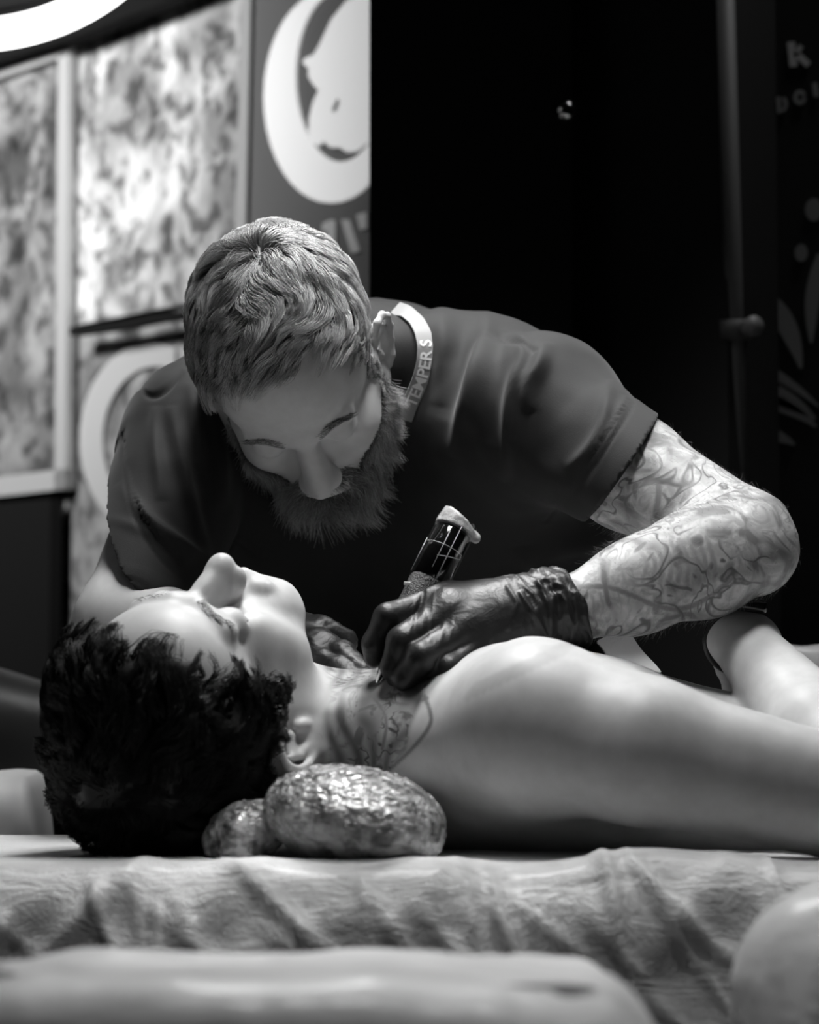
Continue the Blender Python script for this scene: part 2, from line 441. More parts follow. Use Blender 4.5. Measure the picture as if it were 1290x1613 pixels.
m_pole = mat('dull_grey_metal', .08, .6, .2)
root = empty('stand_pole', (a1+dr*350), 'slim dull grey stand pole beside the dark lettered banner', 'pole')
MB().tube([a0-dr*150, a1+dr*500], .0105, 20).build('pole', m_pole, root, True)
kp = a0+dr*520
MB().tube([kp-dr*16, kp+dr*16], .0165, 20).build('collar', m_pole, root, True)
MB().tube([kp+(.012, -.01, 0), kp+(.018, -.035, 0)], [.010, .012], 16).build('knob', mat('worn_knob', .14, .5, .3), root, True)
# dark banner with pale leaf print
BD = 3.45
def bq(x, y, off=0.0): return P(x, y, BD-off)
root = empty('dark_banner', P(1250, 1118, BD)*(1, 1, 0), 'black banner with dim letters and pale curved leaves at right edge', 'banner')
q = [bq(1142, -150), bq(1420, -150), bq(1420, 1000), bq(1160, 1000)]; q = [np.array([p[0], q[0][1]+.02, p[2]]) for p in q]
q[2][2] = .25; q[3][2] = .25
slab('banner_cloth', q, .006, mat('banner_black', .02, .6, .3), None, root)
def flat_banner(name, polys, m):
    b = MB()
    for poly in polys:
        q_ = []
        for x, y in poly:
            p = P(x, y, BD); s_ = (q[0][1]-.004)/p[1]; q_.append(np.array([p[0]*s_, q[0][1]-.004, CAMZ+(p[2]-CAMZ)*s_]))
        n = len(q_); b.add(q_+[p+(0, .003, 0) for p in q_], [tuple(range(n)), tuple(range(n, 2*n))[::-1]]+[(i, (i+1) % n, n+(i+1) % n, n+i) for i in range(n)])
    return b.build(name, m, root)
def stroke(pts, wds):
    out = []; n = len(pts); L = []; R_ = []
    for i, (x, y) in enumerate(pts):
        x0, y0 = pts[max(i-1, 0)]; x1, y1 = pts[min(i+1, n-1)]; dx, dy = x1-x0, y1-y0; l = math.hypot(dx, dy)
        L.append((x-dy/l*wds[i], y+dx/l*wds[i])); R_.append((x+dy/l*wds[i], y-dx/l*wds[i]))
    return [[L[i], L[i+1], R_[i+1], R_[i]] for i in range(n-1)]
def bez(p0, p1, p2, n=14): return [((1-t)**2*p0[0]+2*t*(1-t)*p1[0]+t*t*p2[0], (1-t)**2*p0[1]+2*t*(1-t)*p1[1]+t*t*p2[1]) for t in [i/n for i in range(n+1)]]
m_leaf = mat('leaf_print', .3, .6, .2)
lv = []
for p0, p1, p2, wd in (((1148, 605), (1225, 610), (1284, 660), 9), ((1150, 628), (1220, 618), (1286, 672), 7), ((1150, 690), (1205, 670), (1252, 700), 7), ((1200, 460), (1245, 500), (1262, 580), 9), ((1292, 400), (1275, 470), (1278, 540), 7), ((1160, 580), (1200, 560), (1290, 640), 5)):
    pts = bez(p0, p1, p2); flat_banner('leaf_print', stroke(pts, [max(1.5, 1.7*wd*math.sin(PI*(0.12+0.83*i/(len(pts)-1)))) for i in range(len(pts))]), m_leaf)
flat_banner('petal_print', [ring_pts(1262, 398, 10, 14, 0, 350, 14)], m_leaf); flat_banner('petal_print', [ring_pts(1282, 330, 14, 18, 0, 350, 14)], m_leaf)
m_let = mat('banner_letters', .85, .6, .2)
flat_banner('letter', stroke([(1160, 98), (1160, 122), (1154, 132), (1144, 132)], [4]*4), m_let); flat_banner('letter', stroke([(1197, 90), (1211, 118)], [5]*2), m_let)
flat_banner('letter', stroke([(1246, 66), (1250, 104)], [6]*2)+stroke([(1252, 88), (1262, 72)], [4]*2)+stroke([(1254, 84), (1274, 102)], [5]*2), m_let)

m_dim = mat('banner_letters_dim', .45, .6, .2)
for lt in (stroke(ring_pts(1203, 166, 7, 9, 0, 340, 12), [2.5]*13), stroke([(1226, 152), (1228, 178)], [3]*2)+stroke(ring_pts(1232, 164, 6, 10, -80, 80, 10), [2.5]*11), stroke(ring_pts(1260, 153, 7, 9, 0, 340, 12), [3]*13), stroke([(1283, 130), (1286, 152)], [4]*2)): flat_banner('letter', lt, m_dim)
# ring lamp
c0 = P(-60, -266, 2.75)
m_em = bpy.data.materials.new('lit_diffuser'); m_em.use_nodes = True
g = NG(m_em); e = g.n('ShaderNodeEmission'); e.inputs[1].default_value = 1.5
g.l(e.outputs[0], g.t.nodes['Material Output'].inputs[0]); g.t.nodes.remove(g.b)
root = empty('ring_lamp', c0, 'large glowing ring lamp hanging at the upper left corner', 'lamp')
vdir = nrm(np.array([0, 0, CAMZ])-c0)                 # the ring faces the bed, tipped down
ey = nrm((0.0, -0.52, -0.85)); ex = nrm(np.cross(ey, (0, .85, -.52))); ez = np.cross(ex, ey)
rn = nrm(vdir+np.array([0, 0, -0.55])); ux = nrm(np.cross((0, 0, 1), rn)); uy = np.cross(rn, ux)
Rr, rt = 0.217, 0.0175
pts = [c0+Rr*(math.cos(a)*ux+math.sin(a)*uy) for a in np.linspace(0, 2*PI, 97)]
MB().tube(pts, rt, 16, False).build('diffuser_tube', m_em, root, True)
MB().tube([p-rn*.016 for p in pts], rt*1.0, 14, False).build('housing', mat('lamp_housing', .04, .5, .4), root, True)
MB().tube([c0+uy*Rr-rn*.03, c0+uy*(Rr+.05)-rn*.1, np.array([c0[0], c0[1]+.1, 3.0])], .008, 12).build('hanger', m_black, root, True)
# the other lights have no fixtures; some are unseen fill
# ================================================================== bed and pads under film
BZ = 0.788
m_leather = mat('black_vinyl', .02, .45, .4)
def film_material(name, cover=.62, bright=.8, bump=.6, sc=30, hang=None):
    m = mat(name, bright, .38, .35); g = NG(m)
    g.b.inputs['Coat Weight'].default_value = .12; g.b.inputs['Coat Roughness'].default_value = .14
    v = g.obj(); vm = g.mapping(v, (1, 1, 1.0), (0, .6, 0))
    n1 = g.noise(g.mapping(v, (sc*.35, sc, sc*1.0), (0, .7, .2)), 1.0, 4, .6, 1.0)
    n2 = g.noise(v, sc*2.2, 5, .7, 2.0)
    h = g.math('ADD', n1, g.math('MULTIPLY', n2, .35)); g.bump(h, bump, .006)
    tr = g.n('ShaderNodeBsdfTransparent'); mx = g.n('ShaderNodeMixShader'); g.l(tr.outputs[0], mx.inputs[1]); g.l(g.b.outputs[0], mx.inputs[2])
    n3 = g.noise(g.mapping(v, (4, 9, 9), (0, .5, 0)), 1.0, 3, .5, .8)
    fc = g.ramp(n3, [(.35, cover-.2), (.62, min(1, cover+.12))])
    if hang:
        sx_ = g.n('ShaderNodeSeparateXYZ'); g.l(v, sx_.inputs[0]); top = g.n('ShaderNodeMapRange'); g.l(sx_.outputs[1], top.inputs[0]); top.inputs[1].default_value = hang; top.inputs[2].default_value = hang+.06
        fc = g.math('ADD', fc, g.math('MULTIPLY', top.outputs[0], .6), True)
    g.l(fc, mx.inputs[0])
    g.l(mx.outputs[0], g.t.nodes['Material Output'].inputs[0]); return m
def pad_profile(y0, y1, z0, z1, r, n=10, skirt=0.0):
    """front skirt, rounded front top, top, rounded back, back skirt (y, z, arclength)"""
    pts = [(y0, z0-skirt)]
    for i in range(7): pts.append((y0, z0-skirt+(z1-r-z0+skirt)*(i+1)/8))
    for i in range(n+1): a = PI-(PI/2)*i/n; pts.append((y0+r+r*math.cos(a), z1-r+r*math.sin(a)))
    m_ = 36
    for i in range(1, m_): pts.append((y0+r+(y1-y0-2*r)*i/m_, z1))
    for i in range(n+1): a = PI/2-(PI/2)*i/n; pts.append((y1-r+r*math.cos(a), z1-r+r*math.sin(a)))
    pts.append((y1, z0-skirt)); return pts
def loft(name, prof, xs, m, parent, disp=None, xr=0.0, close=False):
    """prof list of (y,z) swept along xs; disp(Q,N)->offset along normal"""
    prof = np.array(prof); 
    # resample
    sg = np.r_[0, np.cumsum(np.linalg.norm(np.diff(prof, axis=0), axis=1))]; npf = int(sg[-1]/.006); s_ = np.linspace(0, sg[-1], npf)
    py = np.interp(s_, sg, prof[:, 0]); pz = np.interp(s_, sg, prof[:, 1]); nx = len(xs)
    V = np.stack([np.repeat(xs, npf), np.tile(py, nx), np.tile(pz, nx)], 1)
    i = np.arange(nx-1)[:, None]*npf+np.arange(npf-1)[None]
    F = np.stack([i, i+1, i+npf+1, i+npf], -1).reshape(-1, 4)
    F = F[:, ::-1]
    if xr > 0:
        cz = pz.max()-.03; cy = (py.min()+py.max())/2
        e = np.minimum(V[:, 0]-xs[0], xs[-1]-V[:, 0]); k = np.clip(1-e/xr, 0, 1); k = 1-np.sqrt(1-k*k*.999)
        V[:, 1] += (cy-V[:, 1])*k*.25; V[:, 2] += np.where(V[:, 2] > cz-.2, -(V[:, 2]-(cz-.10))*k*.9, 0)
    N = vnormals(V, F)
    if disp is not None: V = V+disp(V, N)
    if close:
        c1 = tuple(range(npf)); n0 = len(V)
        Fl = [tuple(f) for f in F]+[c1, tuple((nx-1)*npf+k for k in range(npf))[::-1]]
        return link_mesh(name, V, Fl, m, parent, True)
    return link_mesh(name, V, F, m, parent, True)
bed = empty('tattoo_bed', (0.35, 2.36, 0.0), 'long padded tattoo bed draped in clear white film, under the lying man', 'bed')
BY0, BY1 = 2.125, 2.70
loft('mattress', pad_profile(BY0+.012, BY1-.012, .66, BZ-.010, .045), np.linspace(-.62, 1.45, 60), m_leather, bed, close=True)
b = MB(); b.box((.4, 2.40, .60), (1.9, .46, .08), None, .01); b.box((.4, 2.36, .35), (.5, .36, .46), None, .02); b.box((.4, 2.36, .03), (1.1, .5, .06), None, .01)
b.build('base', m_black, bed)
FOLDS = []
rs = random.Random(5)
for _ in range(90):                       # film folds: creases running down the front edge, slanting
    x0 = rs.uniform(-.62, 1.0); FOLDS.append((x0, rs.uniform(-.2, 1.5), rs.uniform(.003, .011), rs.uniform(.003, .009), rs.uniform(.0, .07), rs.uniform(.04, .20)))
def bed_disp(V, N):
    x, y, z = V.T; dn = np.clip((BZ-z)/.14, 0, 1.2)                       # how far down the front
    front = np.clip((BY0+.09-y)/.09, 0, 1)
    d = .0028*fbm(V*(9, 9, 9)+3, 3, 4)*(.35+front)
    for x0, sl, am, wd, s0, s1 in FOLDS:
        u = x-(x0+sl*(BZ-z)*1.0); t = np.clip((BZ-z+.02-s0)/s1, 0, 1)
        d += front*am*np.exp(-(u/wd)**2)*np.minimum(1, t*3)
    d += front*dn*.020*ridge(np.stack([x*5-z*7, z*3, y*0], 1)+2.2, 2, 9)
    d += .004*np.exp(-((x-.205)/.09)**2)*np.exp(-((y-2.16)/.05)**2)+.010*np.exp(-((x-.155)/.05)**2)*np.exp(-((y-2.15)/.03)**2)
    d += front*.010*ridge(np.stack([x*11-z*12, z*5, y*0], 1)+7.2, 1, 19)
    return N*(d+.002)[:, None]
m_film = film_material('bed_film', .58, .93, 1.0, 34, 2.125)
loft('film_cover', pad_profile(BY0, BY1, .63, BZ-.004, .05), np.linspace(-.64, 1.47, 520), m_film, bed, bed_disp)
# near arm rest (blurred, lower left) and the rounded rest at the right
def small_disp(am, sc, seed):
    return lambda V, N: N*(am*fbm(V*sc, 3, seed)+am*.9*ridge(V*(sc*.6)+4, 1, seed+3))[:, None]
ar = empty('arm_rest', (-.12, 1.56, .0), 'flat arm rest under creased white film, nearest at the lower left', 'arm rest')
def yz(px, py, d): p = P(px, py, d); return p[1], p[2]
zt = P(300, 1505, 1.62)[2]
loft('pad', pad_profile(1.47, 1.685, zt-.07, zt-.006, .022), np.linspace(-.42, .138, 40), m_leather, ar, None, .05, True)
def arm_disp(V, N):
    V0 = V.copy(); d = N*(.003*fbm(V*14, 3, 31)+.004*ridge(V*(9, 14, 14)+4, 2, 34))[:, None]
    d[:, 2] += -.011*np.clip((V[:, 0]+.02)/.16, 0, 1)-.02*np.clip((-.17-V[:, 0])/.12, 0, 1)**1.2
    return d
loft('film_cover', pad_profile(1.46, 1.69, zt-.10, zt, .028), np.linspace(-.43, .146, 200), film_material('rest_film', .93, .85, .35, 22), ar, arm_disp, .05)
b = MB(); b.tube([(-.15, 1.58, zt-.07), (-.15, 1.58, .05)], .02, 20).box((-.15, 1.58, .02), (.3, .3, .04), None, .008); b.build('post', m_black, ar)
sr = empty('rounded_rest', (.31, 1.72, 0), 'rounded rest wrapped in pale film at the lower right corner', 'rest')
g_ = S(); c_ = P(1335, 1560, 1.74); rr = .062
g_.cone(c_+(0.0, -.02, -.09), c_+(0, -.02, .0), .060, .056, .03); g_.cone(c_+(.0, -.02, 0), c_+(.2, -.0, .012), .056, .05, .03)
g_.cone(c_+(.0, -.02, -.09), c_+(.2, -.02, -.09), .06, .05, .03)
V, F = polygonise(g_, c_-(.1, .13, .19), c_+(.29, .11, .12), .004)
N = vnormals(V, F); V2 = V+N*(.004+.004*ridge(V*(16, 16, 7)+3, 2, 41)+.002*fbm(V*25, 2, 44))[:, None]
link_mesh('film_cover', V2, F, film_material('rest_film_right', .85, .82, .4, 22), sr)
link_mesh('pad', V-N*.003, F, mat('grey_vinyl', .12, .5, .4), sr)
b = MB(); b.tube([c_+(.1, 0, -.12), (c_[0]+.1, c_[1], .04)], .02, 20).box((c_[0]+.1, c_[1], .02), (.26, .26, .04), None, .008); b.build('post', m_black, sr)
# things behind the bed
hp = empty('headrest_pad', (-.40, 2.86, 0), 'pale covered pad behind the dark hair at the left', 'pad')
z1 = P(30, 1216, 2.9)[2]
loft('cushion', pad_profile(2.80, 2.96, z1-.13, z1, .04), np.linspace(-.66, -.355, 60), mat('pale_cover', .62, .5, .4), hp, small_disp(.003, 14, 51), .02, True)
b = MB(); b.tube([(-.47, 2.87, z1-.12), (-.47, 2.87, .04)], .02, 20).box((-.47, 2.87, .02), (.3, .3, .04), None, .008); b.build('post', m_black, hp)
dc = P(-10, 1120, 3.25)
g_ = S(); g_.cone(dc+(-.12, 0, .0), dc+(.045, 0, -.02), .085, .055, .04); g_.cone(dc+(-.12, 0, -.09), dc+(.05, 0, -.09), .06, .05, .04)
V, F = polygonise(g_, dc-(.3, .14, .22), dc+(.2, .14, .14), .008)
ch = empty('dark_chair', (dc[0], dc[1], 0), 'rounded dark chair back seen behind the hair at the left', 'chair')
link_mesh('backrest', V, F, mat('dark_leather', .055, .42, .5), ch)
b = MB(); b.box((dc[0]-.05, dc[1]+.0, .45), (.4, .36, .07), None, .02); b.tube([dc+(-.05, .05, -.12), (dc[0]-.05, dc[1]+.05, .44)], .016, 16); b.tube([(dc[0]-.05, dc[1], .42), (dc[0]-.05, dc[1], .05)], .025, 20)
b.build('seat', m_black, ch)
b = MB()
for k in range(5):
    a = 2*PI*k/5; b.tube([(dc[0]-.05, dc[1], .07), (dc[0]-.05+.25*math.cos(a), dc[1]+.25*math.sin(a), .022)], [.016, .02], 12)
b.build('foot', m_pole, ch, True)
bs = P(1265, 1050, 2.95)
g_ = S(); g_.cone(bs+(-.02, 0, -.015), bs+(.16, .03, -.03), .035, .04, .02)
V, F = polygonise(g_, bs-(.1, .09, .12), bs+(.26, .12, .08), .005)
N = vnormals(V, F); V = V+N*(.006*ridge(V*(6, 22, 30), 2, 61))[:, None]
fr = empty('far_arm_rest', (bs[0]+.07, bs[1], 0), 'film wrapped rest beyond the raised forearm at the right edge', 'arm rest')
link_mesh('cover', V, F, mat('grey_film', .35, .35, .5), fr)
b = MB(); b.tube([bs+(.07, 0, -.03), (bs[0]+.07, bs[1], .04)], .015, 16).box((bs[0]+.07, bs[1], .02), (.24, .24, .04), None, .008); b.build('post', m_black, fr)
# ------------------------------------------------------------------ film wrapped neck roll
nr = P(552, 1284, 2.22)
roll = empty('neck_roll', (nr[0], nr[1], BZ), 'shiny film wrapped neck roll under the lying head', 'pillow')
g_ = S(); rx = rotm('y', 10)
g_.ell(nr+(0, .03, -.003), (.068, .10, .038), .01, R=rx); g_.ell(nr+(.025, .02, -.01), (.042, .09, .031), .02, R=rx)
g2 = S(); g2.cone(nr+(-.070, .02, -.010), nr+(-.088, .03, -.024), .020, .026, .01); g2.ell(nr+(-.086, .03, -.020), (.018, .05, .028), .01)
m_wrap = mat('clear_wrap', .34, .16, .8); g = NG(m_wrap)
g.b.inputs['Coat Weight'].default_value = .8; g.b.inputs['Coat Roughness'].default_value = .06
v = g.obj(); n1 = g.noise(g.mapping(v, (60, 60, 170), (0, .5, 0)), 1.0, 4, .6, 1.4); n2 = g.noise(g.mapping(v, (130, 130, 300), (0, -.4, 0)), 1, 2, .6, 1)
g.bump(g.math('ADD', n1, g.math('MULTIPLY', n2, .5)), 1.0, .004)
g.color(g.ramp(g.noise(v, 60, 3, .5), [(.38, .12), (.6, .5)]))
for nm, gg, lo, hi in (('wrapped_roll', g_, nr-(.1, .1, .07), nr+(.1, .16, .07)), ('twisted_end', g2, nr-(.15, .07, .07), nr+(-.03, .08, .04))):
    V, F = polygonise(gg, lo, hi, .0018)
    N = vnormals(V, F); V = V+N*(.0014*ridge(V@rotm('y', 25)*(70, 90, 240)+vnoise(V*50, 2)[:, None], 2, 71)+.0012*ridge(V@rotm('y', -30)*(110, 150, 300), 1, 77))[:, None]
    V[:, 2] = np.maximum(V[:, 2], BZ-.002)
    link_mesh(nm, V, F, m_wrap, roll)
# ================================================================== heads
def head_sdf(R, o, nose_s=1.0, chin=1.0, ear=(0, 0, 0), nz=0.0, es=1.0):
    """axes: x = the person's right, y = face, z = crown; origin mid head at eye level"""
    H = S(np.asarray(R), o)
    H.ell((0, -.018, .032), (.0745, .093, .083), .01)
    H.ell((0, .022, .036), (.066, .064, .062), .02)
    H.ell((0, -.045, .005), (.062, .06, .062), .02)
    H.ell((0, .030, -.042), (.056, .050, .062), .022)
    for sx in (1, -1):
        H.cone((sx*.056, -.004, -.052), (sx*.024, .060, -.094), .016, .016, .02)
        H.cone((sx*.060, .005, -.010), (sx*.056, -.002, -.050), .014, .016, .02)
        H.ell((sx*.040, .056, -.030), (.022, .020, .024), .018)
        H.cone((sx*.058, .030, -.018), (sx*.040, .062, -.024), .010, .012, .014)
    H.cone((-.012, .072, -.098), (.012, .072, -.098), .0165*chin, .0165*chin, .016)
    H.ell((0, .070, -.068), (.034, .0215, .026), .02)
    for sx in (1, -1):
        H.ell((sx*.047, .026, -.050), (.018, .034, .036), .02)
        H.ell((sx*.0325, .098, -.001), (.019, .017, .0145), .012, 's')
        H.ell((sx*.032, .0695, -.001), (.0138, .0138, .0138), .004)
        H.ell((sx*.032, .0700, .002), (.0158, .0150, .0125), .006)       # upper lid
        H.cone((sx*.019, .0835, -.0052), (sx*.045, .0765, -.0052), .0021, .0021, .002, 's')
        H.cone((sx*.012, .084, .0185), (sx*.044, .072, .0205), .0075, .0065, .012)
    H.cone((0, .082, .012), (0, .1035, -.028+nz), .0072, .0092, .011)
    H.cone((0, .086, -.01), (0, .094, -.036), .010, .014, .010)
    H.ell((0, .1080, -.0345+nz), (.0108*nose_s, .0115*nose_s, .0098*nose_s), .009)
    for sx in (1, -1):
        H.ell((sx*.0125, .0980, -.0385+nz*.7), (.0074, .0110, .0080), .005)
        H.ell((sx*.0062, .1040, -.0480+nz), (.0036, .0062, .0045), .003, 's')
    H.cone((-.014, .0885, -.060), (.014, .0885, -.060), .005, .005, .010)
    H.cone((-.018, .0880, -.0635), (0, .0955, -.0625), .0035, .0045, .008); H.cone((.018, .0880, -.0635), (0, .0955, -.0625), .0035, .0045, .008)
    H.cone((-.016, .0872, -.0705), (.016, .0872, -.0705), .0050, .0050, .010); H.ell((0, .0915, -.0715), (.013, .0055, .0050), .006)
    H.cone((-.019, .0925, -.0668), (0, .0995, -.0662), .0008, .0011, .002, 's'); H.cone((.019, .0925, -.0668), (0, .0995, -.0662), .0008, .0011, .002, 's')
    for sx in (1, -1):                                                     # ears
        c, s_ = math.cos(math.radians(26)), math.sin(math.radians(26))
        E = np.array([[c, sx*s_, 0], [-sx*s_*1.0, c, 0], [0, 0, 1]]) if False else None
        out = nrm((sx*1.0, -.0, 0)); bk = nrm((sx*.42, -.9, 0)); 
        def e(u, v, w=0): return np.array([sx*(.0745+ear[0]), -.004+ear[1], -.016+ear[2]])+bk*u*es+np.array([0, 0, v*es])+nrm((sx*.9, .42, 0))*w*es
        rim = [e(.000, .012, -.001), e(.004, .024, .002), e(.013, .0315, .004), e(.023, .029, .005), e(.0285, .018, .005), e(.0275, .003, .004), e(.021, -.012, .003), e(.012, -.024, .002), e(.004, -.029, .001)]
        H.chain(rim, [.0028, .0031, .0034, .0034, .0034, .0032, .0032, .0048, .0044], .003)
        H.chain([e(.006, .006, -.003), e(.018, .012, -.003), e(.018, -.004, -.003), e(.008, -.018, -.002)], [.0045, .0045, .005, .005], .006)
        H.chain([e(.018, .021, .001), e(.020, .006, .001), e(.0155, -.008, .001), e(.008, -.014, .001)], [.0022, .0026, .0026, .002], .003)
        H.ell(e(.0095, -.001, .004), (.0058, .0062, .0095), .003, 's')
        H.ell(e(.000, -.004, .002), (.0035, .0035, .006), .003)
    return H
def scalp(H, dirs, r0=.05, r1=.2, c=(0, -.01, .02)):
    """outermost surface point along each local direction"""
    c = np.asarray(c, dtype=np.float32); lo = np.full(len(dirs), r0); hi = np.full(len(dirs), r1)
    L2W = lambda q: q@H.R.T+H.o
    for _ in range(16):
        mid = (lo+hi)/2; d = H.evb((L2W(c+dirs*mid[:, None])).astype(np.float32), True); ins = d < 0
        lo = np.where(ins, mid, lo); hi = np.where(ins, hi, mid)
    return c+dirs*hi[:, None]
def smstep(a, b_, x): t = np.clip((x-a)/(b_-a), 0, 1); return t*t*(3-2*t)
def grow(H, mask, flow, length, lift, n, steps=7, clumps=500, clump=.6, curl=.0, cfreq=1, seed=0, wob=.002, ban=None):
    """strands over a head: roots where mask(local) > random, walking along flow(local), kept above the skin"""
    rg = np.random.default_rng(seed); D = rg.normal(size=(n*3, 3)); D /= np.linalg.norm(D, axis=1)[:, None]
    Q = scalp(H, D.astype(np.float32)); keep = rg.random(len(Q)) < mask(Q); Q = Q[keep][:n]; n = len(Q)
    L = length(Q)*rg.uniform(.7, 1.12, n); LF = lift(Q)
    W = lambda q: (q@H.R.T.astype(np.float64)+H.o)
    pts = [Q.astype(np.float64)]; p = Q.astype(np.float64)
    ci = rg.choice(n, size=min(clumps, n), replace=False); own = np.zeros(n, dtype=int)
    for i in range(0, n, 4000): own[i:i+4000] = ci[np.argmin(((Q[i:i+4000, None]-Q[ci][None])**2).sum(2), 1)]
    ph = rg.uniform(0, 6.28, (n, 3))[own]*1.0
    LF = LF*rg.uniform(.72, 1.3, n)[own]; L = L*rg.uniform(.8, 1.2, n)[own]
    for k in range(1, steps):
        t = k/(steps-1); Wp = W(p).astype(np.float32)
        gr = H.grad(Wp, .002)@H.R                                          # local normals
        fl = flow(p)+.55*np.stack([vnoise(p*38+7, 3), vnoise(p*38+21, 4), vnoise(p*38+43, 5)], 1)
        fl = fl-gr*(fl*gr).sum(1)[:, None]; fl /= np.linalg.norm(fl, axis=1)[:, None]+1e-6
        up = np.where(t < .45, .75, .05)
        q = p+(fl+gr*up*(LF/.008)[:, None]*.5)/np.sqrt(1+up*up*.25)*(L/(steps-1))[:, None]
        if curl > 0:
            sd = np.cross(gr, fl); q = q+sd*(curl*np.sin(ph[:, :1]+t*6.28*cfreq))+gr*(curl*.7*np.cos(ph[:, 1:2]+t*6.28*cfreq))
        d = H.evb(W(q).astype(np.float32)); want = LF*math.sin(PI*(.12+.62*t))
        q = q+gr*(np.clip(want-d, -.002, .006))[:, None]; pts.append(q); p = q
    T = np.stack(pts, 1); t = np.linspace(0, 1, steps)[None, :, None]**1.3
    G = T[own]+(Q-Q[own])[:, None, :]*(1-t)*1.0
    T = T*(1-clump*t)+G*clump*t
    T = T+rg.normal(size=T.shape)*wob*np.linspace(0, 1, steps)[None, :, None]
    cr = rg.random(n)[own]; T0 = T
    rnd = np.clip(cr*.6+rg.random(n)*.4, 0, 1)**1.4
    if ban is not None: ok = ~ban(T.reshape(-1, 3)).reshape(T.shape[:2]).any(1); T = T[ok]; rnd = rnd[ok]
    return W(T.reshape(-1, 3)).reshape(T.shape), rnd
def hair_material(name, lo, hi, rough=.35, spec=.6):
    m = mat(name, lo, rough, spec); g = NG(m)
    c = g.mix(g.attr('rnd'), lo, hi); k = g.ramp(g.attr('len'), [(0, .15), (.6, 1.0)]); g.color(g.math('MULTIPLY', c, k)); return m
def skin_material(name, base, inkbase=.06, rough=.48, sc=1.0, fine=60.):
    m = mat(name, base, rough, .35); g = NG(m)
    g.b.inputs['Subsurface Weight'].default_value = .07; g.b.inputs['Subsurface Radius'].default_value = (1, 1, 1); g.b.inputs['Subsurface Scale'].default_value = .004
    v = g.obj()
    mott = g.ramp(g.noise(v, 45, 4, .6), [(.3, .90), (.7, 1.05)])
    skin = g.math('MULTIPLY', mott, base)
    # tattoo shading: large soft shapes cut by flowing line work
    big = g.ramp(g.noise(v, 24*sc, 2, .5, 2.2), [(.40, .0), (.52, .45), (.64, .85)])
    n1 = g.noise(g.mapping(v, (1.6, 1, 2.2), (0, .5, 0)), fine*.30*sc, 1.5, .45, 2.4)
    sn = g.math('SINE', g.math('MULTIPLY', n1, 30.0), 0)
    ln = g.ramp(g.math('ADD', g.math('MULTIPLY', sn, .5), .5), [(.45, 0), (.80, .5), (1.0, 1.0)])
    fm = g.ramp(g.noise(v, 16*sc, 1, .5), [(.40, .15), (.58, 1.0)])
    sh = g.ramp(g.noise(v, 70*sc, 3, .6, 1.5), [(.42, 0), (.66, .5)])
    pat = g.math('MAXIMUM', g.math('MAXIMUM', g.math('MULTIPLY', big, .95), g.math('MULTIPLY', ln, g.math('MULTIPLY', fm, .95))), sh)
    ink = g.math('MULTIPLY', pat, g.attr('ink'), True)
    ink = g.math('MAXIMUM', ink, g.attr('line'), True)
    g.color(g.mix(ink, skin, inkbase))
    g.bump(g.noise(v, 900, 3, .6), .12, .0006); return m
def smooth_line(pts, n=4):
    q = np.array(pts, dtype=float)
    for _ in range(n): q = np.concatenate([q[:1], np.stack([q[:-1]*.75+q[1:]*.25, q[:-1]*.25+q[1:]*.75], 1).reshape(-1, q.shape[1]), q[-1:]])
    return [tuple(v) for v in q]
def near_poly(V, pts):
    """distance of vertices to a 3-D polyline"""
    d = np.full(len(V), 9.0)
    for a, b_ in zip(pts[:-1], pts[1:]):
        ab = b_-a; t = np.clip(((V-a)@ab)/(ab@ab), 0, 1); d = np.minimum(d, np.linalg.norm(V-a-t[:, None]*ab, axis=1))
    return d
# ================================================================== the lying man
RC = np.array([[ 0.8522, 0.0988,-0.5138], [-0.4722,-0.2777,-0.8366], [-0.2254, 0.9556,-0.1900]])   # columns: right, face, crown
OC = P(299.6, 1105.2, 2.34)
HC = head_sdf(RC, OC, nose_s=.98, ear=(.006, -.005, -.018), nz=.006, es=1.15)
wC = lambda *q: np.asarray(q, dtype=float)@RC.T+OC
B = S()
B.sub(HC, .0)
nb = P(640, 1190, 2.42)
B.cone(wC(0, -.025, -.045), nb+(0.03, 0, -.005), .050, .056, .022)
B.cone(wC(0, .002, -.07), P(645, 1156, 2.45), .032, .033, .02)
B.cone(wC(.055, -.02, -.05), P(668, 1125, 2.385), .012, .010, .02)       # neck muscle
# shoulders and chest
sh = P(850, 1146, 2.27); fs = P(640, 1115, 2.66)
B.cone(nb+(.02, -.0, -.01), sh, .052, .062, .05)
B.cone(P(680, 1112, 2.43), P(835, 1055, 2.31), .014, .020, .03)            # collar bone
B.cone(nb+(.02, .03, -.01), fs, .05, .055, .05)
B.ell(P(830, 1170, 2.44), (.15, .17, .072), .05)
B.ell(P(1000, 1225, 2.46), (.20, .165, .072), .05)
B.ell(P(880, 1110, 2.37), (.075, .07, .035), .04); B.ell(P(860, 1100, 2.58), (.085, .07, .035), .04)
B.ell(P(1350, 1250, 2.48), (.24, .14, .07), .05)
B.ell(P(1750, 1225, 2.46), (.2, .165, .08), .05)
elb = P(1400, 1278, 2.22)
B.cone(sh, P(1010, 1182, 2.235), .0615, .054, .03); B.cone(P(1010, 1182, 2.235), elb, .054, .045, .02)
wr = P(1166, 1010, 2.46)
B.cone(elb, P(1292, 1160, 2.315), .044, .043, .008); B.cone(P(1292, 1160, 2.315), wr, .042, .0255, .008)
kn_ = P(1190, 1062, 2.55)
B.cone(wr, kn_, .025, .022, .015, sq=((0, -.1, .99), .65)); B.cone(wr+(.012, 0, 0), kn_+(.02, .01, .01), .02, .016, .015)
fd = nrm(kn_-wr)
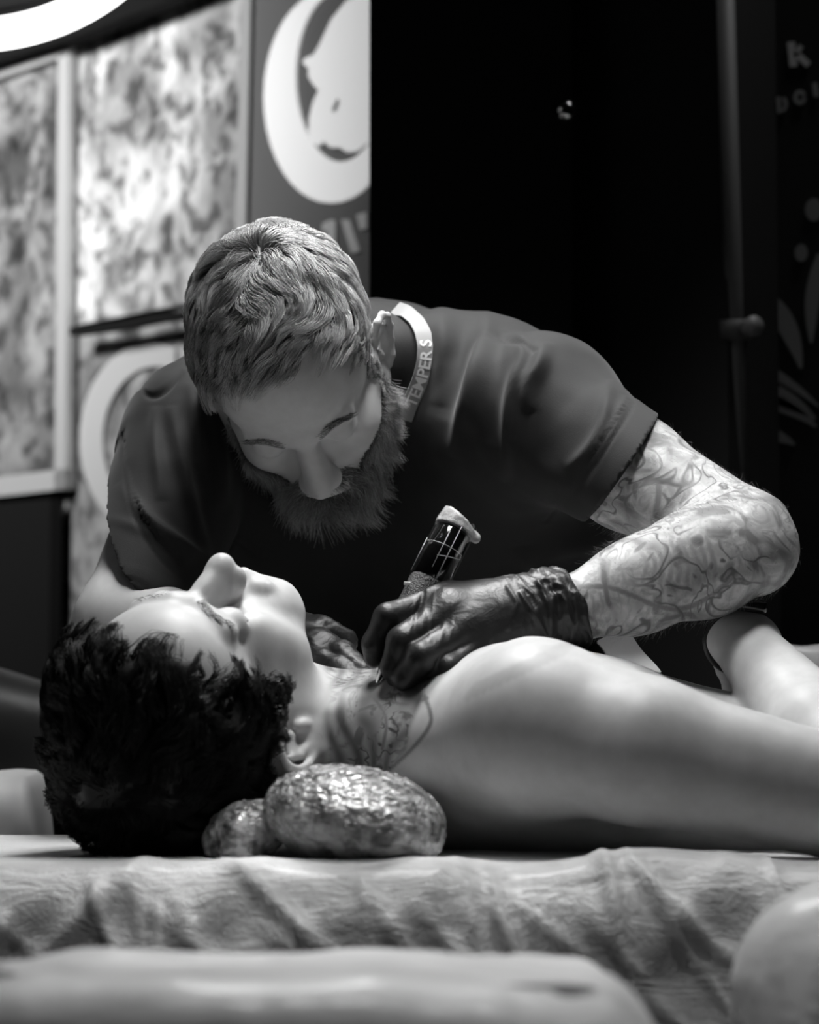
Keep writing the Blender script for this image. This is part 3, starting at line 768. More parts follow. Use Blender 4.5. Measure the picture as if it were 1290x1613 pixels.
for i, (du, ln_) in enumerate(((-.026, .036), (-.009, .042), (.009, .040), (.026, .031))):
    a = kn_+np.array([du, du*.3, .004]); b1 = a+fd*ln_*.9+np.array([0, .0, -.006]); b2 = b1+nrm(fd+np.array([0, .0, -.9]))*ln_*.7
    B.chain([a-fd*.02, a, b1, b2], [.0095, .0092, .0082, .0072], .004)
B.chain([wr+fd*.03+(.012, 0, -.008), wr+fd*.055+(.020, 0, -.018), wr+fd*.085+(.018, 0, -.026)], [.012, .010, .0085], .008)
# far arm along the body
B.cone(fs, P(1000, 1190, 2.68), .05, .045, .02); B.cone(P(1000, 1190, 2.68), P(1420, 1215, 2.66), .043, .03, .02)
B.ell(P(1490, 1215, 2.66), (.05, .04, .016), .02)
for k in range(4): B.cone(P(1530, 1200+k*2, 2.625+k*.02), P(1650, 1222, 2.62+k*.022), .0095, .007, .004)
B.cone(P(1480, 1212, 2.62), P(1560, 1215, 2.585), .011, .008, .006)
V, F = polygonise(B, (-.34, 2.02, BZ-.03), (.74, 2.86, 1.11), .0021)
V[:, 2] = np.maximum(V[:, 2], BZ-.004)
Nn = vnormals(V, F)
px_, py_ = None, None
def proj(V):
    q = V-np.array([0, 0, CAMZ]); d = q[:, 1]*CP+q[:, 2]*SP; u = -q[:, 1]*SP+q[:, 2]*CP
    return 645+FPX*q[:, 0]/d, 806.5-FPX*u/d, d
X, Y, Dp = proj(V)
man = empty('person', (.2, 2.4, BZ), 'shirtless man with dark hair lying on his back, neck being tattooed, arm bent', 'person')
# neck tattoo region in the body's own space: from the jaw to the collar bone
tn = (V-wC(0, -.02, -.055))@nrm(nb-wC(0, -.02, -.055)); ln_ = np.linalg.norm(nb-wC(0, -.02, -.055))
u = tn/ln_
el = Nn*0
edge = (X-(668-.45*(Y-1100)))                    # diagonal end of the tattoo across the collar bone
ink = smstep(.42, .52, u+.03*vnoise(V*60, 2))*smstep(6, -4, edge+8*vnoise(V*45, 8))*(V[:, 2] > .83)
line = np.zeros(len(V))
for pts in ([(668, 1096, 2.39), (678, 1120, 2.37), (680, 1142, 2.35), (650, 1180, 2.34), (606, 1218, 2.35)], [(560, 1075, 2.39), (570, 1130, 2.36), (560, 1190, 2.35)], [(535, 1060, 2.39), (545, 1110, 2.36), (530, 1160, 2.35)],
            [(600, 1100, 2.39), (640, 1112, 2.38), (672, 1100, 2.38)], [(585, 1095, 2.39), (612, 1130, 2.36), (602, 1180, 2.34)], [(520, 1180, 2.35), (560, 1170, 2.35), (590, 1130, 2.36)]):
    q = np.array([P(*p) for p in smooth_line(pts, 3)]); qx, qy, _ = proj(q)
    dd = near_poly(np.stack([X/2000, Y/2000, X*0], 1), np.stack([qx/2000, qy/2000, qx*0], 1))
    line = np.maximum(line, (Dp < 2.44)*smstep(.0026, .0006, dd)*.7)
line *= smstep(.02, .15, u)
line = np.maximum(line, (ink*(.60+.34*fbm(V*34, 2, 14)+.26*np.sin(420*tn+7*vnoise(V*20, 15)))).clip(0, .93))
# chest wing: short feather strokes
for k in range(13):
    t = k/12; x0 = 735+t*150; y0 = 1100-t*70; q = [(x0, y0), (x0+18+10*t, y0-22-4*t), (x0+52+18*t, y0-34-2*t)]
    qq = np.array([[a/2000, b_/2000, 0] for a, b_ in q]); dd = near_poly(np.stack([X/2000, Y/2000, X*0], 1), qq)
    line = np.maximum(line, (Dp < 2.5)*smstep(.0045, .0006, dd)*.28*(.6+.4*vnoise(V*70, 3)))
link_mesh('body', V, F, skin_material('skin_lying_man', .57, .05, .45, 1.3, 40), man, True, {'ink': ink, 'line': line})
# shorts/trousers of the lying man, beyond the frame
g_ = S(); hpv = P(1950, 1235, 2.46)
g_.ell(hpv, (.18, .17, .085), .03)
for dy in (-.09, .09): g_.chain([hpv+(.05, dy, -.0), hpv+(.50, dy, .01), hpv+(.90, dy*.9, -.01)], [.085, .065, .05], .03); g_.ell(hpv+(.94, dy, .03), (.05, .04, .09), .02)
V, F = polygonise(g_, hpv-(.25, .25, .12), hpv+(1.05, .25, .16), .009); V[:, 2] = np.maximum(V[:, 2], BZ-.004)
link_mesh('trousers', V, F, mat('dark_denim', .03, .8, .2), man)
# hair
HC_EZ = -.010
def hmaskC(q):
    x, y, z = q.T
    yh = np.interp(z, [-.03, -.01, .018, .05, .083, .10, .12], [.028, .034, .027, .036, .050, .060, .075])+.003*vnoise(q*120, 4)
    nape = np.interp(y, [-.12, -.06, -.03, -.01, .02], [-.075, -.068, -.045, -.032, -.028])
    ear = (np.abs(x) > .066) & (z < .006+HC_EZ) & (y < .013) & (y > -.05)
    return smstep(.003, -.004, y-yh)*smstep(-.004, .006, z-nape)*(1-ear)*(np.abs(x) < .079)

def flowC(q):
    c = np.array([0, -.05, .11]); v = q-c; v[:, 2] *= .6; v /= np.linalg.norm(v, axis=1)[:, None]+1e-6
    return v+np.array([0, .15, 0])+.9*np.stack([vnoise(q*26, 31), vnoise(q*26+9, 32), vnoise(q*26+17, 33)], 1)
lenC = lambda q: (.034+.010*smstep(.0, .09, q[:, 2]))*(1-.68*((np.abs(q[:, 0]) > .05) & (q[:, 2] < .035) & (q[:, 1] > -.05)))*(1-.35*smstep(.02, .05, q[:, 1]))
PT, rn_ = grow(HC, hmaskC, flowC, lenC, lambda q: (.005+.015*smstep(-.06, .03, q[:, 2]))*(1-.7*smstep(.015, .05, q[:, 1])), 28000, 8, 420, .72, .0030, 1.0, 11, .0012, lambda q: (np.abs(q[:, 0]) > .060) & (((q[:, 1]+.018)/.034)**2+((q[:, 2]+.034)/.040)**2 < 1))
hv = S(RC, OC); hv.ell((0, -.022, .036), (.0835, .098, .092), .01); hv.ell((0, -.05, .0), (.068, .066, .066), .02)
hv.plane((0, .040, .060), (0, 1.0, -.62), .01); hv.plane((0, .0, -.052), (0, .5, -1), .01)
Vc, Fc = polygonise(hv, OC-.16, OC+.16, .003)
Lc = (Vc-OC)@RC; Lc[:, 0] = Lc[:, 0]
keepv = (hmaskC(Lc*.90) > .3) & (Lc[:, 1] < .035)
Fc = Fc[keepv[Fc].all(1)]
Vc = Vc+vnormals(Vc, Fc)*(.003*fbm(Vc*55, 2, 5))[:, None]
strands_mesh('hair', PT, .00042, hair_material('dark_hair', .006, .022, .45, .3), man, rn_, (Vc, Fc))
# eyebrow and lashes of the near eye side (both)
def face_hair(name, H, R, o, n, parent, m, seed, rad, sx, lash=False):
    rg = np.random.default_rng(seed); t = rg.random(n)
    if lash: x = .020+.024*t; z = -.0048-.0006*t+0*t
    else: x = .013+.035*t; z = .0195+.006*np.sin(PI*np.minimum(1, t*1.2)*.8)+rg.uniform(-.0042, .0042, n)*(1-.5*t)
    lo = np.full(n, .04); hi = np.full(n, .12)
    for _ in range(14):
        mid = (lo+hi)/2; ins = H.evb((np.stack([sx*x, mid, z], 1)@R.T+o).astype(np.float32), True) < 0
        lo = np.where(ins, mid, lo); hi = np.where(ins, hi, mid)
    p = np.stack([sx*x, hi-.0005, z], 1)
    dv = np.stack([sx*(t-.4), .9+0*t, -.5+0*t], 1) if lash else np.stack([sx+0*t, -.25+0*t, .45-.8*t], 1)
    L = (rg.uniform(.003, .0045, n) if lash else rg.uniform(.005, .009, n))[:, None]; up = np.array([0, .0004 if lash else .0015, 0])
    T = np.stack([p, p+dv*L*.5+up, p+dv*L+(np.array([0, 0, .002]) if lash else up*.3)], 1); W = (T.reshape(-1, 3)@R.T+o).reshape(T.shape)
    return strands_mesh(name, W, rad, m, parent, rg.random(n))
m_browC = hair_material('dark_brow', .03, .06)
for sx in (1, -1): face_hair('eyebrow', HC, RC, OC, 110 if sx > 0 else 16, man, m_browC, 2, .00022, sx); face_hair('eyelashes', HC, RC, OC, 70, man, m_browC, 3, .0002, sx, True)
# wrist watch of the lying man
wt = wr+(wr-elb)*0; ax = nrm(kn_-wr+(wr-elb)*.3); c_ = wr+ax*.006
s1 = nrm(np.cross(ax, (0, -1, 0))); s2 = nrm(np.cross(ax, s1))
watch = empty('wrist_watch', c_, 'black smart watch on the lying man\'s raised wrist', 'watch')
ringp = [c_+(.0275*math.cos(a)*s1+.0265*math.sin(a)*s2) for a in np.linspace(0, 2*PI, 49)]
MB().tube([p-ax*.005 for p in ringp], .0035, 10, False).tube([p for p in ringp], .0038, 10, False).tube([p+ax*.005 for p in ringp], .0035, 10, False).build('strap', mat('watch_strap', .01, .45, .4), watch, True)
up_ = nrm(np.array([0.15, -.5, 1.0])-ax*(np.array([0.15, -.5, 1.0])@ax)); sd_ = np.cross(ax, up_); Rm = np.stack([sd_, ax, up_], 1)
MB().box(c_+up_*.031, (.036, .034, .011), Rm, .004).build('case', mat('watch_case', .015, .12, .8), watch, True)
MB().box(c_+up_*.0372, (.030, .028, .0015), Rm, .0005).build('screen', mat('watch_glass', .005, .03, .9), watch, True)
# ================================================================== the tattoo artist
art = empty('person', (.0, 2.8, .45), 'bearded tattoo artist in black t-shirt leaning over with black gloves', 'person')
RA = np.array([[-0.9606, 0.1439,-0.2379], [ 0.1574,-0.424 ,-0.8919], [-0.2292,-0.8941, 0.3847]])
OA = P(465, 579, 2.63)
HA = head_sdf(RA, OA)
wA = lambda *q: np.asarray(q, dtype=float)@RA.T+OA
B = S(); B.sub(HA, 0)
nk = P(600, 590, 2.80)
B.cone(wA(0, -.035, -.03), nk, .054, .060, .02); B.cone(wA(0, .02, -.085), nk+(0, -.04, -.03), .03, .045, .03)
shl = P(310, 695, 2.74); shr = P(850, 662, 2.66); hr_ = P(979, 733, 2.60); nR = nrm((.83, 0.05, -.56))
B.cone(nk+(.0, .03, -.01), shl+(.03, .02, 0), .05, .045, .04); B.cone(nk+(0, .03, -.01), shr, .048, .046, .04)
tb = P(590, 860, 2.93); B.cone(nk+(0, .08, -.06), tb, .12, .125, .05, sq=((0, 1, 0), .8)); B.cone(tb, P(600, 1300, 3.05), .125, .13, .05)
B.cone(shl, tb, .06, .1, .05); B.cone(shr, tb, .06, .1, .05)
# right arm (bare, at the viewer's left) and its forearm behind the lying head
er = P(198, 985, 2.60); wrr = P(470, 1030, 2.50)
B.cone(shl, er, .047, .043, .02); B.cone(er, wrr, .044, .028, .02)
B.cone(wrr, P(510, 1035, 2.47), .026, .02, .01)
# left arm (tattooed)
el_ = P(1208, 862, 2.475); wl = P(893, 962, 2.395)
B.cone(shr, P(992, 744, 2.58), .046, .0485, .02); B.cone(P(992, 744, 2.58), P(1178, 852, 2.49), .0485, .040, .02)
B.cone(P(1178, 852, 2.49), P(1202, 872, 2.475), .038, .022, .02)
B.chain([P(1176, 868, 2.47), P(1110, 888, 2.445), P(1000, 925, 2.415), wl], [.038, .042, .036, .0265], .02)
B.cone(P(1120, 840, 2.49), P(1040, 890, 2.43), .026, .024, .025)
B.cone(wl, P(850, 968, 2.39), .025, .022, .01)
V, F = polygonise(B, (-.34, 2.28, .78), (.40, 3.06, 1.36), .0021)
X, Y, Dp = proj(V)
la = nrm(wl-el_); sarm = (V-shr)@nrm(el_-shr)
dl = near_poly(V, [shr, np.array(P(992, 744, 2.58)), el_, wl])
ink = smstep(.095, .075, dl)*(V[:, 0] > .10)*.9
line = np.zeros(len(V))
def arm_line(pts, wd, v):
    global line
    qq = np.array([[a/2000, b_/2000, 0] for a, b_ in smooth_line(pts, 3)]); dd = near_poly(np.stack([X/2000, Y/2000, X*0], 1), qq)
    line = np.maximum(line, (dl < .09)*(X > 880)*smstep(wd, wd*.35, dd)*v)
arm_line([(900, 925), (945, 922), (985, 932), (1030, 955), (1075, 962), (1120, 940), (1160, 905)], .0036, .7)
for k in range(15): arm_line([(915+k*15, 930+k*2.3), (925+k*14, 960+k*.5), (905+k*15, 990-k*1.0)], .0022, .45)
for k in range(9): arm_line([(1000+k*14, 860-k*2), (1022+k*13, 885), (1012+k*14, 915)], .0035, .5)
arm_line([(1085, 885), (1150, 905), (1225, 900), (1250, 880)], .005, .4); arm_line([(1030, 720), (1040, 770), (1032, 815)], .004, .6)
arm_line([(1055, 700), (1050, 760), (1075, 800)], .005, .5); arm_line([(945, 790), (985, 800), (1000, 830)], .008, .5); arm_line([(1060, 830), (1130, 800), (1190, 840)], .004, .45)
arm_line([(1100, 870), (1160, 850), (1215, 820)], .004, .35); arm_line([(1130, 870), (1200, 875), (1235, 850)], .006, .3)
link_mesh('body', V, F, skin_material('skin_artist', .58, .06, .45, 1.0, 34), art, True, {'ink': ink, 'line': line})
rg = np.random.default_rng(77); cand = np.flatnonzero((dl < .075) & (X > 910) & ((V-hr_)@nR > .012)); pk = rg.choice(cand, 2600, replace=False)
Vn = vnormals(V, F)[pk]; ad = nrm(wl-el_); fl = np.tile(ad, (len(pk), 1))+rg.normal(size=(len(pk), 3))*.4; L = rg.uniform(.004, .008, len(pk))[:, None]
PT = np.stack([V[pk], V[pk]+(Vn*.6+fl*.5)*L*.5, V[pk]+(Vn*.75+fl*.9)*L], 1)
strands_mesh('arm_hair', PT, .00009, hair_material('fine_hair', .3, .6), art, rg.random(len(pk)))
# t-shirt
T = S()
T.cone(nk+(.0, .035, -.012), shl+(.02, .02, .0), .068, .066, .04); T.cone(nk+(.0, .035, -.012), shr+(.0, .01, .0), .070, .069, .04)
T.cone(nk+(0, .08, -.06), tb, .135, .14, .05, sq=((0, 1, 0), .8)); T.cone(tb, P(600, 1300, 3.05), .14, .15, .05)
T.cone(shl, tb+(-.03, 0, 0), .066, .12, .05); T.cone(shr, tb+(.03, 0, 0), .068, .12, .05); T.ell(P(380, 800, 2.82), (.12, .10, .16), .05); T.ell(P(800, 790, 2.80), (.12, .10, .16), .05)
T.ell(P(700, 568, 2.76), (.10, .08, .045), .03)
dL = nrm(er-shl); hl_ = shl+(er-shl)*.53; nL = nrm((-.66, .42, -.64)); dR = nrm(P(992, 744, 2.58)-shr); 
SL = S(); SL.cone(shl, hl_+dL*.08, .069, .0585, .02); SL.cone(shl, hl_+dL*.1, .0, .0, 0) if False else None
SL.plane(hl_, nL, .0); 
SL.cone(hl_+dL*.012, hl_+dL*.1, .0505, .052, .0, 's')
SR = S(); SR.cone(shr, P(992, 744, 2.58)+dR*.06, .066, .0535, .02); SR.plane(hr_, nR, .0)
T.sub(SL, .015); T.sub(SR, .015)
hb_ = wA(0, -.035, -.03); T.cone(nk, nk*.45+hb_*.55, .070, .060, .02)
V, F = polygonise(T, (-.36, 2.45, .70), (.36, 3.28, 1.36), .0025)
N = vnormals(V, F); X, Y, Dp = proj(V)
disp = .0022*fbm(V*22, 2, 3)
S2 = np.stack([X/1750, Y/1750, X*0], 1)
def fold(pts, am, wd):
    global disp
    q = np.array([[a/1750, b_/1750, 0] for a, b_ in smooth_line(pts, 3)]); L = np.r_[0, np.cumsum(np.linalg.norm(np.diff(q, axis=0), axis=1))]
    best = np.full(len(S2), 9.0); tt_ = np.zeros(len(S2))
    for k_ in range(len(q)-1):
        ab = q[k_+1]-q[k_]; t_ = np.clip(((S2-q[k_])@ab)/(ab@ab), 0, 1); d_ = np.linalg.norm(S2-q[k_]-t_[:, None]*ab, axis=1)
        m_ = d_ < best; best[m_] = d_[m_]; tt_[m_] = (L[k_]+t_[m_]*(L[k_+1]-L[k_]))/L[-1]
    disp = disp+am*np.exp(-(best/wd)**2)*np.sin(PI*np.clip(tt_, 0, 1))**.7*(N[:, 1] < .35)
for pts, am, wd in (([(695, 480), (700, 560), (690, 640)], .006, .010), ([(770, 490), (760, 560), (735, 640), (715, 720)], .009, .008), ([(775, 530), (755, 600), (742, 680)], .006, .006),
                    ([(810, 520), (830, 555), (805, 610), (798, 680), (797, 760)], .007, .006), ([(858, 538), (850, 580), (830, 610), (835, 650)], .010, .007), 
                    ([(960, 600), (955, 660), (930, 710), (890, 740)], .006, .006), ([(985, 625), (975, 670), (935, 730)], .005, .005),
                    ([(245, 640), (243, 700), (255, 790)], .005, .006), ([(270, 640), (285, 720), (310, 830), (330, 880)], .006, .006), ([(330, 620), (345, 700), (350, 800)], .007, .008), ([(185, 760), (230, 820), (300, 870), (360, 900)], .008, .006),
                    ([(160, 815), (220, 830), (280, 870)], .004, .005), ([(300, 600), (312, 680), (318, 760)], .004, .006),
                     ([(820, 880), (900, 860), (980, 850)], .008, .010), ([(820, 860), (830, 900)], .006, .01)):
    fold(pts, am, wd)
for pts, am, wd in (([(730, 500), (725, 580), (700, 660)], -.004, .009), ([(792, 520), (785, 600), (770, 700)], -.004, .008), ([(215, 610), (245, 632), (290, 585)], -.004, .003), ([(780, 528), (815, 536), (845, 560)], -.005, .003),
                    ([(1005, 630), (960, 700), (905, 790)], -.0025, .002)):
    fold(pts, am, wd)
disp = np.where(N[:, 1] < .35, disp, 0)
for hh, dd0 in ((hr_, nR), (hl_, nL)):
    sh_ = (V-hh)@dd0; near = np.linalg.norm(V-hh, axis=1) < .11
    disp = np.where(near & (sh_ > -.03), disp*.4, disp)-near*.0012*np.exp(-((sh_+.024)/.0014)**2)
V = V+N*disp[:, None]
m_shirt = mat('black_jersey', .016, .75, .25); g = NG(m_shirt); g.b.inputs['Sheen Weight'].default_value = .12; g.b.inputs['Sheen Roughness'].default_value = .5
g.bump(g.noise(g.obj(), 700, 2, .6), .15, .0008)
link_mesh('t_shirt', V, F, m_shirt, art)
# trousers and stool, hidden behind the bed but there
g_ = S(); hp_ = P(600, 1420, 3.06); hp_[2] = .60
g_.ell(hp_, (.17, .14, .13), .03)
for dx in (-.12, .12): g_.chain([hp_+(dx*.8, 0, -.02), (hp_[0]+dx*2.3, hp_[1]-.16, .50), (hp_[0]+dx*2.6, hp_[1]-.10, .07)], [.09, .07, .045], .03); g_.ell((hp_[0]+dx*2.6, hp_[1]-.16, .04), (.045, .13, .04), .02)
V, F = polygonise(g_, (hp_[0]-.45, hp_[1]-.42, -.0), (hp_[0]+.45, hp_[1]+.2, .8), .01); link_mesh('trousers', V, F, mat('black_denim', .02, .8, .2), art)
st = empty('stool', (hp_[0], hp_[1], 0), 'low black stool under the tattoo artist', 'stool')
MB().tube([(hp_[0], hp_[1], .41), (hp_[0], hp_[1], .42), (hp_[0], hp_[1], .465), (hp_[0], hp_[1], .475)], [.16, .175, .175, .16], 36).build('seat', m_leather, st, True)
b = MB().tube([(hp_[0], hp_[1], .42), (hp_[0], hp_[1], .06)], .025, 20)
for k in range(5): b.tube([(hp_[0], hp_[1], .07), (hp_[0]+.24*math.cos(k*2*PI/5), hp_[1]+.24*math.sin(k*2*PI/5), .02)], [.016, .018], 12)
b.build('base', m_pole, st, True)
# hair, fading short on the sides
def hmaskA(q):
    x, y, z = q.T
    yh = np.interp(z, [-.05, -.03, .0, .03, .06, .085, .11], [.022, .026, .027, .028, .034, .046, .070])+.0015*vnoise(q*140, 4)-.012*smstep(-.01, -.04, x)*smstep(.05, .075, z)
    nape = np.interp(y, [-.12, -.06, -.03, -.01, .02], [-.075, -.068, -.045, -.042, -.045])
    ear = (np.abs(x) > .066) & (z < .018) & (y < .010) & (y > -.05)
    return smstep(.003, -.004, y-yh)*smstep(-.004, .006, z-nape)*(1-ear)*(np.abs(x) < .079)
def flowA(q):
    v = q-np.array([-.005, -.055, .11]); v[:, 2] *= .5; v /= np.linalg.norm(v, axis=1)[:, None]+1e-6
    return v+np.array([.75, -.05, 0])*smstep(-.02, .045, q[:, 1:2])*(q[:, 2:3] > .03)+np.array([.1, .25, 0])+.55*np.stack([vnoise(q*30, 41), vnoise(q*30+9, 42), vnoise(q*30+17, 43)], 1)
PT, rn_ = grow(HA, hmaskA, flowA, lambda q: .006+.034*smstep(.025, .075, q[:, 2]), lambda q: .0022+.0105*smstep(.02, .085, q[:, 2])*(1-.4*smstep(.02, .05, q[:, 1])), 36000, 7, 1000, .66, .0012, .7, 21, .0008)
m_hairA = hair_material('greying_hair', .20, .80, .28, .8)
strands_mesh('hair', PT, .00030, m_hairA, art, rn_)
# beard
def hmaskB(q):
    x, y, z = q.T; ax_ = np.abs(x)
    top = np.interp(ax_, [0, .018, .030, .045, .058, .07], [-.050, -.050, -.062, -.052, -.030, .0])
    m = smstep(.004, -.003, z-top)*(z > -.13)*(y > .004)*(1-((ax_ > .064) & (y < .014) & (z > -.05)))
    lips = (ax_ < .020) & (z > -.077) & (z < -.0585) & (y > .075)
    return m*(1-lips)
def flowB(q):
    x, y, z = q.T; f = np.stack([x*5, .25+0*x, -1+0*x], 1); must = (z > -.062) & (np.abs(x) < .03); f[must] = np.stack([np.sign(x[must])*1.0, 0*x[must], -.6+0*x[must]], 1); return f
def growB(seed, n, Lf, lf):
    rg = np.random.default_rng(seed); D = rg.normal(size=(n*7, 3)); D[:, 1] = np.abs(D[:, 1])*.9-.1; D[:, 2] = -np.abs(D[:, 2]); D /= np.linalg.norm(D, axis=1)[:, None]
    Q = scalp(HA, D.astype(np.float32), .02, .16, (0, .02, -.03)); Q = Q[rg.random(len(Q)) < hmaskB(Q)][:n].astype(np.float64); n = len(Q)
    W = lambda q: q@RA.T+OA
    gr = HA.grad(W(Q).astype(np.float32), .002)@HA.R; fl = flowB(Q); fl = fl/np.linalg.norm(fl, axis=1)[:, None]
    chin_ = smstep(.02, .075, Q[:, 1])*smstep(-.05, -.09, Q[:, 2]); L = Lf(Q, chin_)*rg.uniform(.6, 1.15, n)
    pts = [Q]; p = Q.copy(); d = gr*.75+fl*.75+rg.normal(size=Q.shape)*.28
    for k in range(1, 7):
        d = d+fl*.22+.45*np.stack([vnoise(p*70+7, 3), vnoise(p*70+21, 4), vnoise(p*70+43, 5)], 1)+rg.normal(size=Q.shape)*.12
        d /= np.linalg.norm(d, axis=1)[:, None]; p = p+d*(L/6)[:, None]; e = HA.evb(W(p).astype(np.float32)); p = p+gr*np.clip(.0015-e, 0, .01)[:, None]; pts.append(p)
    T_ = np.stack(pts, 1); return W(T_.reshape(-1, 3)).reshape(T_.shape), rg.random(n)
PT, rn_ = growB(31, 15000, lambda q, c: .010+.010*smstep(.0, -.06, q[:, 2])+.018*c, None)
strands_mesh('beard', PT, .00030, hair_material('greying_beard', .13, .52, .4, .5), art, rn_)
m_browA = hair_material('brow_with_shade', .07, .30)  # real brow hair, darkened and thickened to paint in eye-socket shade too
for sx in (1, -1): face_hair('eyebrow', HA, RA, OA, 170, art, m_browA, 4, .0002, sx)
# ------------------------------------------------------------------ gloves
m_glove = mat('black_nitrile', .018, .42, .38); g = NG(m_glove); v = g.obj()
g.bump(g.math('ADD', g.noise(g.mapping(v, (60, 60, 60)), 1, 3, .6, 1.5), g.math('MULTIPLY', g.noise(v, 500, 2), .15)), .25, .003)
G = S(); dd_ = .025
def q3(x, y, d): return P(x, y, d+dd_)
idx_ = [q3(692, 948, 2.375), q3(612, 976, 2.345), q3(590, 1014, 2.345), q3(589, 1035, 2.35)]
mid_ = [q3(712, 966, 2.352), q3(634, 1012, 2.322), q3(622, 1050, 2.327), q3(632, 1078, 2.34)]
rng_ = [q3(738, 992, 2.342), q3(664, 1036, 2.308), q3(640, 1068, 2.320), q3(640, 1082, 2.34)]
lit_ = [q3(770, 1015, 2.342), q3(706, 1054, 2.312), q3(676, 1074, 2.325), q3(672, 1082, 2.345)]
wg = P(880, 965, 2.395)
for ch_, r in ((idx_, (.0150, .0130, .0105, .0085)), (mid_, (.0160, .0135, .0115, .0095)), (rng_, (.0150, .0128, .0110, .0092)), (lit_, (.0135, .0115, .0098, .0085))):
    G.chain(ch_, r, .0035)
P4 = S()
for ch_, r in ((idx_, .0150), (mid_, .0160), (rng_, .0150), (lit_, .0135)): P4.cone(wg+(ch_[0]-wg)*.12, ch_[0], .0245, r*1.02, .026)
P4.cone(wg+(-.02, 0, -.005), q3(790, 1012, 2.37), .026, .018, .02)
G.sub(P4, .013)
th_ = [q3(800, 985, 2.40), q3(705, 985, 2.415), q3(650, 1000, 2.395), q3(610, 1030, 2.375)]
G.chain(th_, [.020, .0155, .0125, .0095], .006)
G.cone(wg+(-.01, 0, 0), P(905, 962, 2.397), .0290, .0305, .012)
G.cone(P(868, 968, 2.394), P(903, 962, 2.397), .0305, .0325, .004)
fa = nrm(P(1000, 925, 2.415)-wl); G.plane(P(903, 962, 2.397), fa, .001)
lo, hi = P(565, 1100, 2.36)-(0, .06, .01), P(925, 900, 2.42)+(0.01, .06, .02)
V, F = polygonise(G, np.minimum(lo, hi)-(.01, .02, .02), np.maximum(lo, hi)+(.01, .03, .02), .0014)
N = vnormals(V, F); X, Y, Dp = proj(V); s_ = (V-wg)@fa                       # along the forearm
cr = smstep(-.055, -.005, s_)
Q = V@np.stack([fa, nrm(np.cross(fa, (0, 1, 0))), (0, 1, 0)], 1)
disp = cr*(.0022*ridge(Q*(120, 42, 42)+.9*np.stack([vnoise(V*40, 1)]*3, 1), 2, 81)-.0012)+.0006*fbm(V*60, 2, 83)
def crease(pts, am, wd):
    global disp
    q = np.array([[a/1900, b_/1900, 0] for a, b_ in pts]); disp = disp+am*np.exp(-(near_poly(np.stack([X/1900, Y/1900, X*0], 1), q)/wd)**2)*(N[:, 1] < .3)
for pts in ([(662, 930), (650, 965), (645, 1000)], [(672, 930), (668, 965), (665, 1000)], [(684, 935), (680, 975), (676, 1010)], [(703, 950), (700, 980), (694, 1010)], [(712, 950), (712, 985), (706, 1020)]): crease(pts, .0004, .0012)
crease([(668, 935), (655, 975)], -.001, .002); crease([(820, 935), (850, 980), (860, 1000)], .002, .002); crease([(868, 915), (880, 940), (884, 1000)], -.003, .003); crease([(850, 920), (866, 960), (868, 1005)], .0025, .002)
crease([(800, 925), (815, 950), (800, 990)], .0012, .0018); crease([(905, 935), (908, 970), (906, 1000)], .002, .002)
V = V+N*disp[:, None]
lg = link_mesh('glove', V, F, m_glove, art)
# the other glove, stretching the skin behind the jaw
G = S(); gw = P(470, 1030, 2.50)
f1 = [P(500, 1018, 2.475), P(540, 1032, 2.455), P(572, 1060, 2.435), P(590, 1078, 2.425)]
f2 = [P(500, 1036, 2.465), P(538, 1060, 2.440), P(565, 1078, 2.425), P(580, 1087, 2.42)]
f3 = [P(498, 1050, 2.475), P(530, 1078, 2.455), P(548, 1092, 2.44), P(556, 1100, 2.435)]
f4 = [P(492, 1060, 2.485), P(512, 1084, 2.47), P(525, 1098, 2.46), P(530, 1104, 2.455)]
for ch_, r in ((f1, (.013, .011, .0095, .008)), (f2, (.013, .0115, .010, .008)), (f3, (.013, .011, .0095, .008)), (f4, (.012, .010, .009, .0075))):
    G.chain(ch_, r, .003); G.cone(gw, ch_[0], .022, r[0], .012)
G.chain([gw+(.0, .01, .02), P(505, 995, 2.50), P(545, 1010, 2.50)], [.016, .013, .010], .006)
G.cone(P(435, 1022, 2.512), gw, .031, .027, .01)
V, F = polygonise(G, P(470, 1120, 2.47)-(.06, .08, 0.01), P(600, 960, 2.47)+(.02, .08, .02), .0018)
N = vnormals(V, F); V = V+N*(.0012*ridge(V*(60, 60, 110)@rotm('y', 35), 2, 91))[:, None]
link_mesh('glove', V, F, m_glove, art)
# ------------------------------------------------------------------ tattoo machine
tip = P(593, 1083, 2.370); top = P(722, 822, 2.42)
axm = nrm(top-tip); s1 = nrm(np.cross(axm, (0, 1, 0))); s2 = np.cross(axm, s1)
Lm = np.linalg.norm(top-tip)
mac = empty('tattoo_machine', tip, 'black rotary tattoo pen with clear film sleeve held in the gloved hand', 'tattoo machine')
at = lambda t: tip+axm*Lm*t
m_chrome = mat('polished_steel', .75, .12, .5, 1.0)
MB().tube([at(.0), at(.02), at(.10), at(.16)], [.0010, .0022, .0058, .0085], 24).build('needle_tip', m_chrome, mac, True)
MB().tube([at(.02)+s1*.002, at(.1)+s1*.0048], [.0006, .0012], 8).build('needle', m_chrome, mac, True)
m_grip = mat('knurled_rubber', .05, .5, .5); g = NG(m_grip)
vo = g.n('ShaderNodeTexVoronoi'); g.l(g.obj(), vo.inputs['Vector']); vo.inputs['Scale'].default_value = 900
g.bump(vo.outputs['Distance'], .9, .001)
gp = tip+axm*Lm*.12; off = -s1*.0
MB().tube([at(.14), at(.17), at(.26), at(.40), at(.52), at(.62), at(.645)], [.0085, .0125, .0155, .0168, .0160, .0165, .0150], 40).build('grip', m_grip, mac, True)
